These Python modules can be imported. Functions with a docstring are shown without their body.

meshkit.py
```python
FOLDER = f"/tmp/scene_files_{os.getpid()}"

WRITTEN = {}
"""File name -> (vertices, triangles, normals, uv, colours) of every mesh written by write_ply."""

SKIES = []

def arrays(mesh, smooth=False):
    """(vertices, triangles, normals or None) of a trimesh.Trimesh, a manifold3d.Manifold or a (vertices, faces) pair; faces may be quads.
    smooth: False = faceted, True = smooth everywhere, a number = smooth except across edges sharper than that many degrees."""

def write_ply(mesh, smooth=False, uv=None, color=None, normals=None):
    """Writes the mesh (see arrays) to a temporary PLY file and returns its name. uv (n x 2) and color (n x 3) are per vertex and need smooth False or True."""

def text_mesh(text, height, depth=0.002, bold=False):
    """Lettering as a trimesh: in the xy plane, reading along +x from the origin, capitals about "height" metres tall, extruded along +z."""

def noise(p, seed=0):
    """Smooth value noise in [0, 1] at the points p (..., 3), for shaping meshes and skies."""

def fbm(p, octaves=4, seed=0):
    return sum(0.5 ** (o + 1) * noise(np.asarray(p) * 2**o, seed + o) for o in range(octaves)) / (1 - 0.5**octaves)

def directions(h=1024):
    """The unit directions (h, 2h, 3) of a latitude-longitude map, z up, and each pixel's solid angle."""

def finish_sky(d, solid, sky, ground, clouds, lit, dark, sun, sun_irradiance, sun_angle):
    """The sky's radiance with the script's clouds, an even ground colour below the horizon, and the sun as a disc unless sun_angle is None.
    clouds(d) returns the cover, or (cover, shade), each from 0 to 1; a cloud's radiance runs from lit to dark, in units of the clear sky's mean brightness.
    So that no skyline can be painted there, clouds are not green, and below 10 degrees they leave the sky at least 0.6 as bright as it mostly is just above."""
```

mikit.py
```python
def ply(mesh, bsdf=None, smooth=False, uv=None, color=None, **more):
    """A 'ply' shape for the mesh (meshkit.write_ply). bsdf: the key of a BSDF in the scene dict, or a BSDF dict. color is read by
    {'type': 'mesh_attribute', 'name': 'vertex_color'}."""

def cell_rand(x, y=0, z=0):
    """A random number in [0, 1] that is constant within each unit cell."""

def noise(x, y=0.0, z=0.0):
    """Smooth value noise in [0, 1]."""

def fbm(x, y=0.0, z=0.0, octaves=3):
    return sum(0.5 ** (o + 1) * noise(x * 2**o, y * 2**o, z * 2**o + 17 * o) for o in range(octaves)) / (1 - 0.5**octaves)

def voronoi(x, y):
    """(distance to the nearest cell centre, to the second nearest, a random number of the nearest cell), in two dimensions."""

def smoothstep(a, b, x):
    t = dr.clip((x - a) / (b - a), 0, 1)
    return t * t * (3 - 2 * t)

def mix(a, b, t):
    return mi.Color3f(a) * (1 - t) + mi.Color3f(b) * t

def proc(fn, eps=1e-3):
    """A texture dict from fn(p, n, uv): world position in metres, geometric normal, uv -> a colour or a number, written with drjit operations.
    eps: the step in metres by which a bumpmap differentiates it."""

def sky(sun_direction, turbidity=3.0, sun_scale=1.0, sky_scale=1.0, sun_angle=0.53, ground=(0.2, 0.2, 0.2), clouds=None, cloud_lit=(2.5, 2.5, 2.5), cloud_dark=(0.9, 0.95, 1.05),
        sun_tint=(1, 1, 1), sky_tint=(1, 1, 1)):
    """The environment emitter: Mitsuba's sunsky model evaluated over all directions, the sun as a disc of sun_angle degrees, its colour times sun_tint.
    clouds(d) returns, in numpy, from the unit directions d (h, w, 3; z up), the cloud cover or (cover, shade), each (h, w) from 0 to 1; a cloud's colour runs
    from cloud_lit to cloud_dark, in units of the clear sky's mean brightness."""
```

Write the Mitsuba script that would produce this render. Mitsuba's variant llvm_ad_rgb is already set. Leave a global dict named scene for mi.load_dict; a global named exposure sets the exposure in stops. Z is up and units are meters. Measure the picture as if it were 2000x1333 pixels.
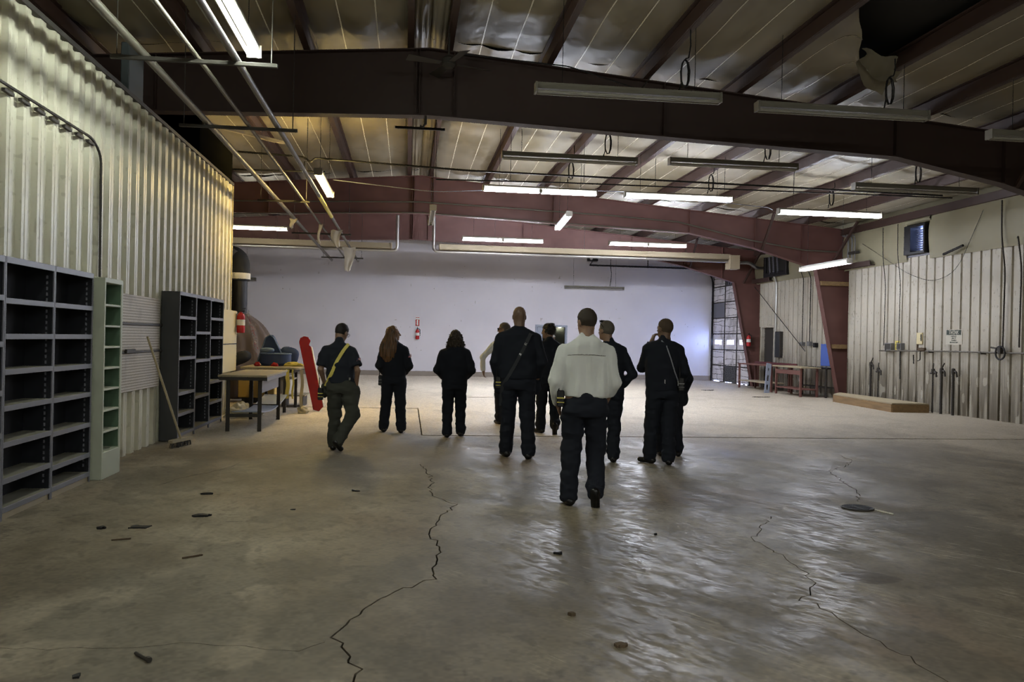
import math, random
import numpy as np, trimesh, manifold3d
from shapely.geometry import Polygon, LineString, box as sbox
from shapely.ops import unary_union
import drjit as dr
import mitsuba as mi
import mikit, meshkit
from mikit import noise, fbm, smoothstep, mix, proc, cell_rand

T = mi.ScalarTransform4f
random.seed(7)
rng = np.random.default_rng(7)

# ------------------------------------------------------------------ camera, light level
EYE = np.array([0.0, 0.0, 1.5])
YAW, PITCH, ROLL, FOCAL = 0.1239, -0.0016, 0.0214, 1638.6
fwd = np.array([math.sin(YAW) * math.cos(PITCH), math.cos(YAW) * math.cos(PITCH), math.sin(PITCH)])
rgt = np.array([math.cos(YAW), -math.sin(YAW), 0.0])
upv = np.cross(rgt, fwd)
rgt, upv = math.cos(ROLL) * rgt + math.sin(ROLL) * upv, math.cos(ROLL) * upv - math.sin(ROLL) * rgt
exposure = 2.85
COOL = (15.2, 16.0, 18.2)      # daylight-white tubes
COOLF = (46.0, 48.6, 56.0)     # bright tubes in the far bay
REAR = (20.5, 21.4, 20.4)      # tubes over the viewpoint
COOLG = (13.5, 14.6, 12.6)     # slightly green tube near the camera
WARM = (25.0, 18.0, 5.8)       # warm yellow tubes
WARMC = (10.5, 10.0, 8.6)        # paler tube behind the partition
DAY = (2.3, 3.1, 6.4)         # daylight behind frosted door panes
scene = {
    'camera': {'type': 'perspective', 'fov': math.degrees(2 * math.atan(1000 / FOCAL)), 'fov_axis': 'x', 'near_clip': 0.05, 'far_clip': 200.0,
               'to_world': T().look_at(origin=EYE.tolist(), target=(EYE + fwd).tolist(), up=upv.tolist())},
}
labels = {}

# ------------------------------------------------------------------ helpers
def lin(h):
    if isinstance(h, str):
        h = [int(h[i:i + 2], 16) / 255 for i in (0, 2, 4)]
        return [c / 12.92 if c <= 0.04045 else ((c + 0.055) / 1.055) ** 2.4 for c in h]
    return list(h)

def mat(name, col, rough=0.6, metal=0.0, spec=0.4, bump=None, bscale=0.01, **kw):
    base = col if isinstance(col, dict) else {'type': 'rgb', 'value': lin(col)}
    b = {'type': 'principled', 'base_color': base, 'roughness': rough, 'metallic': metal, 'specular': spec, **kw}
    if bump is not None:
        b = {'type': 'bumpmap', 'arbitrary': bump, 'scale': bscale, 'bsdf': b}
    scene['mat_' + name] = {'type': 'twosided', 'bsdf': b}
    return 'mat_' + name

def numbered(base):
    k, i = base, 0
    while k in scene or k in labels:
        i += 1
        k = f'{base}_{i:03d}'
    return k

def tag(key, label=None, cat=None, group=None, kind=None):
    d = labels.setdefault(key, {})
    for a, v in (('label', label), ('category', cat), ('group', group), ('kind', kind)):
        if v: d[a] = v

def thing(name, label, cat, group=None, kind=None):
    k = numbered(name)
    labels[k] = {}
    tag(k, label, cat, group, kind)
    return k

def add(name, mesh, m, parent=None, label=None, cat=None, group=None, kind=None, smooth=35, xf=None, **more):
    k = numbered((parent + '__' if parent else '') + name)
    d = dict(mesh) if isinstance(mesh, dict) else mikit.ply(mesh, m, smooth=smooth, **more)
    if xf is not None: d['to_world'] = xf
    scene[k] = d
    if label or cat or group or kind: tag(k, label, cat, group, kind)
    return k

def cat_(*ms):
    out = []
    for m in ms:
        if isinstance(m, (list, tuple)): out += list(m)
        else: out.append(m)
    return trimesh.util.concatenate(out)

def bx(x0, x1, y0, y1, z0, z1):
    m = trimesh.creation.box(extents=(abs(x1 - x0), abs(y1 - y0), abs(z1 - z0)))
    m.apply_translation(((x0 + x1) / 2, (y0 + y1) / 2, (z0 + z1) / 2))
    return m

def hullp(pts):
    mm = manifold3d.Manifold.hull_points(np.asarray(pts, float)).to_mesh()
    return trimesh.Trimesh(mm.vert_properties[:, :3], mm.tri_verts, process=False)

def cbx(x0, x1, y0, y1, z0, z1, c=0.006):
    """A box with chamfered edges."""
    pts = []
    for x, sx in ((x0, 1), (x1, -1)):
        for y, sy in ((y0, 1), (y1, -1)):
            for z, sz in ((z0, 1), (z1, -1)):
                pts += [(x, y + sy * c, z + sz * c), (x + sx * c, y, z + sz * c), (x + sx * c, y + sy * c, z)]
    return hullp(pts)

def frame_of(d, up=(0, 0, 1)):
    d = np.asarray(d, float); d = d / np.linalg.norm(d)
    if abs(d @ np.asarray(up, float)) > 0.98: up = (0, 1, 0)
    s = np.cross(d, up); s /= np.linalg.norm(s)
    return d, s, np.cross(s, d)

def bar(a, b, w, h, up=(0, 0, 1)):
    """Rectangular bar from a to b: w sideways, h along up."""
    a, b = np.asarray(a, float), np.asarray(b, float)
    d, s, u = frame_of(b - a, up)
    return hullp([p + s * w / 2 * i + u * h / 2 * j for p in (a, b) for i in (-1, 1) for j in (-1, 1)])

def sweep(path, prof, closed=True, up=(0, 0, 1)):
    """Profile (n x 2: side, up) swept along a polyline with mitred frames; returns (v, quads) closed with caps."""
    P = np.asarray(path, float); n = len(prof); rings = []
    prof = np.asarray(prof, float)
    s_prev = None
    for i in range(len(P)):
        d = (P[min(i + 1, len(P) - 1)] - P[max(i - 1, 0)])
        d = d / np.linalg.norm(d)
        if s_prev is None:
            _, s, u = frame_of(d, up)
        else:
            s = s_prev - d * (s_prev @ d); s /= np.linalg.norm(s); u = np.cross(s, d)
        s_prev = s
        rings.append(P[i] + prof[:, :1] * s + prof[:, 1:] * u)
    v = np.vstack(rings); f = []
    for i in range(len(P) - 1):
        for j in range(n):
            a, b = i * n + j, i * n + (j + 1) % n
            f += [(a, b, b + n), (a, b + n, a + n)]
    for k in range(1, n - 1):
        f += [(0, k + 1, k), ((len(P) - 1) * n, (len(P) - 1) * n + k, (len(P) - 1) * n + k + 1)]
    m = trimesh.Trimesh(v, np.array(f)[:, ::-1], process=False)
    if m.volume < 0: m.invert()
    return m

def ring(r, n=10, ry=None):
    a = np.arange(n) * 2 * np.pi / n
    return np.stack([np.cos(a) * r, np.sin(a) * (ry or r)], 1)

def tube(path, r, n=10):
    return sweep(path, ring(r, n))

def arc(pts, rad=0.1, k=5):
    """Rounds the corners of a polyline."""
    P = [np.asarray(p, float) for p in pts]; out = [P[0]]
    for a, b, c in zip(P[:-2], P[1:-1], P[2:]):
        r = min(rad, np.linalg.norm(a - b) * 0.45, np.linalg.norm(c - b) * 0.45)
        p0, p1 = b + (a - b) / np.linalg.norm(a - b) * r, b + (c - b) / np.linalg.norm(c - b) * r
        for t in np.linspace(0, 1, k):
            out.append((1 - t) ** 2 * p0 + 2 * t * (1 - t) * b + t * t * p1)
    out.append(P[-1])
    return np.array(out)

def lathe(prof, axis=None, n=20):
    m = trimesh.creation.revolve(np.asarray(prof, float), sections=n)
    if m.volume < 0: m.invert()
    return m

def at(m, *, t=(0, 0, 0), R=None):
    m = m.copy()
    if R is not None: m.apply_transform(np.vstack([np.hstack([R, np.zeros((3, 1))]), [0, 0, 0, 1]]))
    m.apply_translation(t)
    return m

def rot(ax, deg):
    return trimesh.transformations.rotation_matrix(math.radians(deg), ax)[:3, :3]

def prism(poly, d, plane='xz', off=0.0):
    """Polygon (in x-z or y-z or x-y) extruded by d, centred on off along the third axis."""
    if not isinstance(poly, Polygon): poly = Polygon(poly)
    m = trimesh.creation.extrude_polygon(poly, d, engine='earcut')
    v = m.vertices.copy(); v[:, 2] -= d / 2
    if plane == 'xz': v = np.stack([v[:, 0], -v[:, 2] + off, v[:, 1]], 1)
    elif plane == 'yz': v = np.stack([v[:, 2] + off, v[:, 0], v[:, 1]], 1)
    else: v[:, 2] += off
    m = trimesh.Trimesh(v, m.faces, process=False)
    if m.volume < 0: m.invert()
    return m

def strip(pts_a, pts_b):
    """Quad strip between two polylines."""
    a, b = np.asarray(pts_a, float), np.asarray(pts_b, float); n = len(a)
    f = [(i, i + 1, n + i + 1, n + i) for i in range(n - 1)]
    f = np.array(f)
    return trimesh.Trimesh(np.vstack([a, b]), np.vstack([f[:, [0, 1, 2]], f[:, [0, 2, 3]]]), process=False)

KR = 12.42 / 12.3
XR = 12.42
def ry(y): return y * KR
def rz(z): return max(0.0, 1.5 + (z - 1.5) * KR) if z > 0.1 else z

# ------------------------------------------------------------------ materials
def floor_col(p, n, uv):
    x, y = p.x, p.y
    a = fbm(x * 0.9 + 3, y * 0.55, octaves=4)
    b = fbm(x * 3.1, y * 2.3 + 9, octaves=3)
    g = noise(x * 45, y * 45)
    c = mix(lin('584f40'), lin('807767'), smoothstep(0.25, 0.75, a * 0.6 + b * 0.4))
    c = mix(c, lin('6e5a48'), 0.5 * smoothstep(0.52, 0.75, fbm(x * 0.7 + 40, y * 0.5, octaves=3)))
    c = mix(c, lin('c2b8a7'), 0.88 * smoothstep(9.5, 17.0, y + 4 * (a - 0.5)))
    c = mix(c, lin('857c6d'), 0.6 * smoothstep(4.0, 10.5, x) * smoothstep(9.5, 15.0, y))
    # dark stains with edges
    st = smoothstep(0.62, 0.68, fbm(x * 1.3 + 11, y * 1.0 + 5, octaves=4))
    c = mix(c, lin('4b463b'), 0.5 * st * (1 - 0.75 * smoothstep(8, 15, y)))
    d = dr.square((x - 2.98) / 0.22) + dr.square((y - 5.12) / 0.14) + 1.4 * (fbm(x * 9, y * 9) - 0.5)
    c = mix(c, lin('3a3022'), 0.7 * (1 - smoothstep(0.8, 1.1, d)))
    h = fbm(x * 14, y * 11 + 7, octaves=4)
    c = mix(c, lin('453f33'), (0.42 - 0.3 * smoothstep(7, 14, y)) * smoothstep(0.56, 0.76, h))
    sc = noise(x * 55 + y * 38, y * 3.5 - x * 5)
    c = mix(c, lin('b5ad9c'), 0.25 * smoothstep(-0.1, 0.9, x) * smoothstep(0.8, 0.92, sc) * smoothstep(0.4, 0.6, b))
    return c * (0.85 + 0.3 * g)

def floor_rough(p, n, uv):
    x, y = p.x, p.y
    a = fbm(x * 1.6 + 20, y * 1.1 + 3, octaves=4)
    s = fbm(x * 9 + y * 3, y * 2.2 - x * 2, octaves=3)
    polished = smoothstep(0.2, 1.2, x) * (1 - smoothstep(11, 14, y))
    f = fbm(x * 30 + y * 18, y * 12 - x * 6, octaves=4)
    return 0.64 - polished * (0.22 * smoothstep(0.35, 0.62, a) * smoothstep(0.3, 0.6, f) + 0.10 * smoothstep(0.4, 0.7, s))

def floor_bump(p, n, uv):
    return 0.5 * fbm(p.x * 24, p.y * 24, octaves=3) + 0.1 * noise(p.x * 90, p.y * 90)

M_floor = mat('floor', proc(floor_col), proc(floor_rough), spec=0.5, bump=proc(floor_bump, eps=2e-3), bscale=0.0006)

def lpanel_col(p, n, uv):
    g = noise(p.y * 3, p.z * 1.2)
    c = mix(lin('b4b09d'), lin('c6c2b2'), g)
    spots = smoothstep(0.84, 0.9, noise(p.y * 30, p.z * 18))
    c = mix(c, lin('7c745c'), 0.25 * spots)
    dirt = smoothstep(0.45, 0.8, fbm(p.y * 4, p.z * 2.5, octaves=4)) * (1 - smoothstep(0.2, 1.0, p.z))
    return mix(c, lin('6d6452'), 0.5 * dirt)
M_lpanel = mat('lpanel', proc(lpanel_col), 0.42, spec=0.45)

def rpanel_col(p, n, uv):
    c = mix(lin('a49e90'), lin('b8b3a6'), noise(p.y * 2.2, p.z * 0.9))
    drips = fbm(p.y * 16, p.z * 0.9, octaves=3)
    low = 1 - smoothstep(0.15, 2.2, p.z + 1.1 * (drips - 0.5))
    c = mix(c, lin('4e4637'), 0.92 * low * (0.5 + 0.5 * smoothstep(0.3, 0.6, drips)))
    c = mix(c, lin('57503f'), 0.6 * smoothstep(0.6, 0.72, fbm(p.y * 10 + 8, p.z * 1.1, octaves=4)) * (1 - smoothstep(0.8, 2.4, p.z)))
    c = mix(c, lin('c9c5b6'), 0.35 * smoothstep(0.80, 0.84, noise(p.y * 9 + 3, p.z * 2.5)) * (1 - smoothstep(0.9, 1.4, p.z)))
    return mix(c, lin('6b6351'), 0.35 * smoothstep(0.85, 0.9, noise(p.y * 28, p.z * 14)))
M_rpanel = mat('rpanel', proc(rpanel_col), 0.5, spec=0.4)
M_groove = mat('groove', '6d6352', 0.7)

def farwall_col(p, n, uv):
    c = mix(lin('cfccd2'), lin('d8d5da'), noise(p.x * 1.3, p.z * 1.3))
    sp = smoothstep(0.93, 0.96, noise(p.x * 11, p.z * 11)) * smoothstep(0.6, 0.75, noise(p.x * 2, p.z * 2 + 5))
    return mix(c, lin('8d8880'), 0.6 * sp)
M_far = mat('farwall', proc(farwall_col), 0.75, spec=0.25)
M_curb = mat('curb', '8f857b', 0.8)

def insul_col(p, n, uv):
    a = fbm(p.x * 0.8, p.y * 0.5 + 2, octaves=3)
    c = mix(lin('776f5b'), lin('8f8878'), smoothstep(0.3, 0.7, a))
    return mix(c, lin('6c6249'), 0.55 * smoothstep(0.5, 0.75, fbm(p.x * 1.9 + 7, p.y * 0.8, octaves=4)))
M_insul = mat('insul', proc(insul_col), 0.5, spec=0.35, bump=proc(lambda p, n, uv: fbm(p.x * 5, p.y * 3, octaves=3), eps=4e-3), bscale=0.02)
M_insulw = mat('insulw', '858069', 0.6)
M_seam = mat('seam', 'd9d4c2', 0.4)
def red_col(p, n, uv):
    return mix(lin('533631'), lin('654640'), fbm(p.x * 2 + p.y, p.z * 3, octaves=3))
M_red = mat('red_primer', proc(red_col), 0.55, spec=0.35)
M_redbrown = mat('redbrown', '3a2a25', 0.55)
M_frameshade = mat('framedark', '352622', 0.6)  # darker copy of the red primer: shade on the nearest frame put into colour
M_deck = mat('deck', '1d1c19', 0.8)
M_dark = mat('dark', '171613', 0.8)
M_steel = mat('steel', '9a9a9c', 0.35, metal=0.9)
M_pipe = mat('pipe', '57534a', 0.45, metal=0.3)
M_duct = mat('duct', '3a4144', 0.6)
M_signw = mat('signw', 'b3afa2', 0.6)
M_silver = mat('silver', 'c4c4c4', 0.28, metal=1.0)
M_ltgray = mat('ltgray', '686971', 0.45, spec=0.5)
M_void = mat('void', (0.004, 0.004, 0.0035), 1.0, spec=0.0)
M_shelfdust = mat('shelfdust', '6f6d62', 0.7)
M_shelfdark = mat('shelfdark', '1e2026', 0.5)
M_shelfside = mat('shelfside', '38393a', 0.55)
M_white = mat('white', 'd4d4cf', 0.5)
M_cream = mat('cream', 'c2b690', 0.6)
M_tan = mat('tan', 'a3977f', 0.55)
M_green = mat('green', '4d6350', 0.5)
M_palegreen = mat('palegreen', 'a9ad9d', 0.5)
M_black = mat('black', '121214', 0.5)
M_rubber = mat('rubber', '0d0d0e', 0.6)
M_housing = mat('housing', '716d62', 0.45)
M_tubeoff = mat('tubeoff', '98958a', 0.3)
def wood_col(p, n, uv):
    return mix(lin('69553b'), lin('8d724e'), fbm(p.y * 2, p.x * 20, p.z * 25, octaves=3))
M_wood = mat('wood', proc(wood_col), 0.6)
M_ply = mat('ply', '948971', 0.7)
M_stick = mat('stick', 'a39678', 0.6)
M_redpaint = mat('redpaint', '8a181b', 0.4)
M_rededge = mat('rededge', '55292a', 0.5)
M_redbright = mat('redbright', 'a01a1c', 0.4)
M_redbench = mat('redbench', '68463f', 0.6)
M_blue = mat('blue', '2d3c5c', 0.8)
M_bluegray = mat('bluegray', '5a6b82', 0.7)
M_charcoal = mat('charcoal', '2b2d31', 0.85)
M_bluesheet = mat('bluesheet', '4a63ad', 0.6)
M_slate = mat('slate', '8b92a0', 0.5)
M_yellow = mat('yellow', 'c3b45c', 0.6)
M_tarp = mat('tarp', '655a55', 0.9, bump=proc(lambda p, n, uv: noise(p.x * 26, p.y * 26, p.z * 26), eps=4e-3), bscale=0.02)
M_foam = mat('foam', 'b79b5a', 0.9)
M_cloth = mat('cloth', 'a59a80', 0.9)
M_rag = mat('rag', 'd6d2c8', 0.8)
M_vcol = mat('vcol', {'type': 'mesh_attribute', 'name': 'vertex_color'}, 0.5)
M_paper = mat('paper', 'a7a497', 0.8)
M_ink = mat('ink', '3d4540', 0.8)
M_rust = mat('rust', '4d4030', 0.8)
M_iron = mat('iron', '3a3733', 0.6, metal=0.3)
def peg_col(p, n, uv):
    zz = p.z / 0.034
    l = smoothstep(0.18, 0.3, dr.abs(zz - dr.floor(zz) - 0.5))
    c = mix(lin('8d857a'), lin('b8b0a4'), l)
    return mix(c, lin('786f62'), 0.4 * smoothstep(0.5, 0.75, fbm(p.y * 4, p.z * 2, octaves=3)))
M_peg = mat('peg', proc(peg_col), 0.6)
def door_col(p, n, uv):
    c = mix(lin('cfcbce'), lin('e2dfe0'), noise(p.y * 3, p.z * 3))
    return mix(c, lin('8b857f'), 0.5 * smoothstep(0.55, 0.72, fbm(p.y * 5, p.z * 3, octaves=3)))
M_doorpanel = mat('doorpanel', proc(door_col), 0.6)
M_gray = mat('gray', '6b6b6b', 0.5)
# people
M_skin = mat('skin', '7d6250', 0.5)
M_skin2 = mat('skin2', '665041', 0.5)
M_navy = mat('navy', '181b23', 0.85, spec=0.2)
M_navy2 = mat('navy2', '1d2028', 0.85, spec=0.2)
M_pants = mat('pants', '1b1e26', 0.85, spec=0.2)
M_olive = mat('olive', '383934', 0.9, spec=0.2)
M_shirt = mat('shirt', 'cbccca', 0.8, spec=0.2)
M_shoe = mat('shoe', '0f0e0e', 0.4)
M_hairbrown = mat('hairbrown', '2e251c', 0.7)
M_hairblack = mat('hairblack', '181310', 0.7)
M_hairgray = mat('hairgray', '4c463e', 0.8)
M_hairtan = mat('hairtan', '43362a', 0.8)
def redhair(p, n, uv):
    return mix(lin('2e2015'), lin('6e4c2d'), noise(p.x * 70, p.y * 70, p.z * 5))
M_hairred = mat('hairred', proc(redhair), 0.5)
M_eye = mat('eye', '2b2622', 0.2)

def emitter(c): return {'type': 'area', 'radiance': {'type': 'rgb', 'value': list(c)}}
# ------------------------------------------------------------------ floor with cracks and sawn joints (recessed)
def wiggle(L, amp=0.025, step=0.07):
    out = []
    for a, b in zip(L[:-1], L[1:]):
        a, b = np.array(a), np.array(b); n = max(2, int(np.linalg.norm(b - a) / step))
        for i in range(n):
            t = i / n; w = amp if i else amp * 0.3
            out.append(a + (b - a) * t + rng.normal(0, w, 2) * (1, 1.6))
    out.append(np.array(L[-1]))
    return out
CRACKS = [
    (0.011, [(0.18, 9.99), (0.3, 9.15), (0.29, 8.67), (0.24, 8.45), (0.27, 7.97), (0.38, 7.72), (0.48, 7.6), (0.33, 7.16), (0.27, 6.86), (0.2, 6.5), (0.25, 6.25), (0.26, 5.88), (0.19, 5.49), (0.22, 5.22), (0.11, 5.15), (0, 5.05), (-0.13, 4.86), (-0.22, 4.66), (-0.28, 4.43), (-0.34, 4.25), (-0.28, 4.11), (-0.24, 3.94), (-0.17, 3.83), (-0.2, 3.69), (-0.35, 3.2)]),
    (0.007, [(3.18, 6.99), (2.89, 6.51), (2.69, 6.25), (2.68, 5.93), (2.7, 5.71), (2.66, 5.44), (2.6, 5.19), (2.6, 5.02), (2.51, 4.92), (2.37, 4.77), (2.38, 4.55), (2.39, 4.37), (2.39, 4.17), (2.43, 4.0), (2.43, 3.84), (2.45, 3.4)]),
    (0.008, [(5.95, 10.92), (5.86, 10.43), (5.45, 9.87), (5.08, 9.57), (4.81, 8.75), (4.68, 8.21), (4.38, 7.67)]),
    (0.006, [(-2.4, 8.53), (-2.3, 8.98), (-2.03, 9.48), (-1.88, 10.15), (-1.61, 10.47), (-0.95, 10.95)]),
    (0.005, [(-1.87, 4.21), (-1.58, 4.18), (-1.22, 4.18), (-1.06, 4.22), (-0.82, 4.17), (-0.56, 4.09), (-0.37, 4.18)]),
    (0.008, [(3.63, 12.87), (3.64, 12.61), (3.5, 12.07)]),
]
cuts = [LineString(wiggle(L, 0.018 if w > 0.006 else 0.012)).buffer(w / 2, cap_style='square', join_style='mitre', resolution=1) for w, L in CRACKS]
for w, L in ((0.07, [(0.26, 12.95), (12.3, 12.95)]), (0.022, [(0.25, 12.95), (0.25, 17.9)]), (0.10, [(0.25, 17.9), (-3.0, 17.9)]), (0.10, [(1.2, 21.5), (5.5, 21.5)])):
    cuts.append(LineString(L).buffer(w / 2, cap_style='flat'))
fl = sbox(-12.2, -4.2, 12.7, 33.3).difference(unary_union(cuts))
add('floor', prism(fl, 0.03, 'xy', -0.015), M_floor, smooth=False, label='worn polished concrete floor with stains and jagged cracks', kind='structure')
add('crack_bed', bx(-12.2, 12.7, -4.2, 33.3, -0.06, -0.03), M_dark, 'floor', smooth=False, label='dark bottom of the cracks and sawn joints')

# ------------------------------------------------------------------ far wall with the doorway
DX0, DX1, DZ = 5.12, 6.30, 2.06
YF = 33.2
fw = sbox(-12.2, 0, 12.7, 6.6).difference(sbox(DX0, -1, DX1, DZ))
add('wall_far', prism(fw, 0.15, 'xz', YF + 0.075), M_far, smooth=False, label='white painted far wall of the hall', kind='structure')
add('curb', cat_(cbx(-12, DX0 - 0.08, YF - 0.035, YF + 0.01, 0, 0.19, 0.008), cbx(DX1 + 0.08, 12.4, YF - 0.035, YF + 0.01, 0, 0.19, 0.008)), M_curb, 'wall_far', smooth=False, label='grey concrete curb along the foot of the wall')
k = thing('door_2', 'open doorway with blue-grey frame in the white far wall', None, kind='structure')
for a, b, c, d in ((DX0 - 0.06, DX0 + 0.02, 0, DZ + 0.06), (DX1 - 0.02, DX1 + 0.06, 0, DZ + 0.06), (DX0 - 0.06, DX1 + 0.06, DZ - 0.02, DZ + 0.06)):
    add('frame', cbx(a, b, YF - 0.03, YF + 0.16, c, d, 0.005), M_slate, k, smooth=False)
add('leaf', cbx(DX0 + 0.03, DX0 + 0.24, YF + 0.0, YF + 0.06, 0.02, DZ - 0.03, 0.005), M_slate, k, smooth=False, label='blue-grey door leaf pushed open')
M_room = mat('room', '57584f', 0.8)
k = thing('wall_back_room', 'dim small room behind the far doorway', None, kind='structure')
add('side_wall', cat_(bx(4.4, 4.45, YF + 0.15, 36.5, 0, 2.6), bx(7.4, 7.45, YF + 0.15, 36.5, 0, 2.6), bx(4.4, 7.45, 36.45, 36.5, 0, 2.6), bx(4.4, 7.45, YF + 0.15, 36.5, 2.55, 2.6)), M_room, k, smooth=False)
add('room_floor', bx(4.4, 7.45, YF - 0.1, 36.5, -0.05, -0.002), M_gray, k, smooth=False)

add('wall_lamp', at(trimesh.creation.icosphere(subdivisions=2, radius=0.06), t=(6.64, 36.37, 2.12)), M_white, label='small lit lamp on the back wall of the room beyond the doorway', cat='lamp', emitter=emitter((6, 6, 5)))
# ------------------------------------------------------------------ outer walls out of view (enclose the building)
add('wall_back', bx(-12.2, 12.7, -4.2, -4.05, 0, 6.6), M_rpanel, smooth=False, label='metal wall behind the viewpoint', kind='structure')
add('wall_outer', bx(-12.2, -12.05, -4.2, 33.3, 0, 6.6), M_rpanel, smooth=False, label='outer metal wall beyond the partition', kind='structure')

# ------------------------------------------------------------------ corrugated sheets
def sheet(pitch, n, prof, z0, z1, nz=2):
    """Ribbed sheet along +y from 0 to n * pitch, rib depth along +x; prof is a list of (fraction of pitch, depth); a solid 3 mm thick."""
    ys, xs = [], []
    for i in range(n):
        for f, d in prof:
            ys.append((i + f) * pitch); xs.append(d)
    ys.append(n * pitch); xs.append(prof[0][1])
    ys, xs = np.array(ys), np.array(xs)
    front = np.stack([xs, ys], 1); back = np.stack([xs - 0.003, ys], 1)[::-1]
    return prism(Polygon(np.vstack([front, back])), z1 - z0, 'xy', (z0 + z1) / 2)

LP = [(0.0, 0.0), (0.20, 0.0), (0.31, 0.042), (0.47, 0.042), (0.50, 0.038), (0.53, 0.042), (0.69, 0.042), (0.80, 0.0)]
XL = -3.395
LTOP = 4.32
labels['wall_left'] = {}
tag('wall_left', 'cream corrugated metal partition along the left side', kind='structure')
sh = mikit.ply(sheet(0.3048, 3, LP, 0, LTOP), M_lpanel)
PANEL_Y0 = 7.5129 - 0.3048 * 0.47 - 0.9144 * 12
for i in range(22):
    y = PANEL_Y0 + 0.9144 * i
    add('panel', sh, M_lpanel, 'wall_left', xf=T().translate([XL + (0.002 if i % 2 else 0.0), y, 0]))
YLE = PANEL_Y0 + 0.9144 * 22
add('backing', bx(XL - 0.16, XL - 0.02, -4.05, YLE, 0, LTOP - 0.02), M_dark, 'wall_left', smooth=False, label='dark framing behind the sheets')
add('end_trim', cbx(XL - 0.16, XL + 0.05, YLE - 0.002, YLE + 0.03, 0, LTOP, 0.004), M_cream, 'wall_left', smooth=False, label='cream end trim of the partition')
add('top_trim', bar((XL - 0.02, -4, LTOP + 0.02), (XL - 0.02, YLE, LTOP + 0.02), 0.16, 0.05), M_iron, 'wall_left', smooth=False, label='dark cap along the top')

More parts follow.
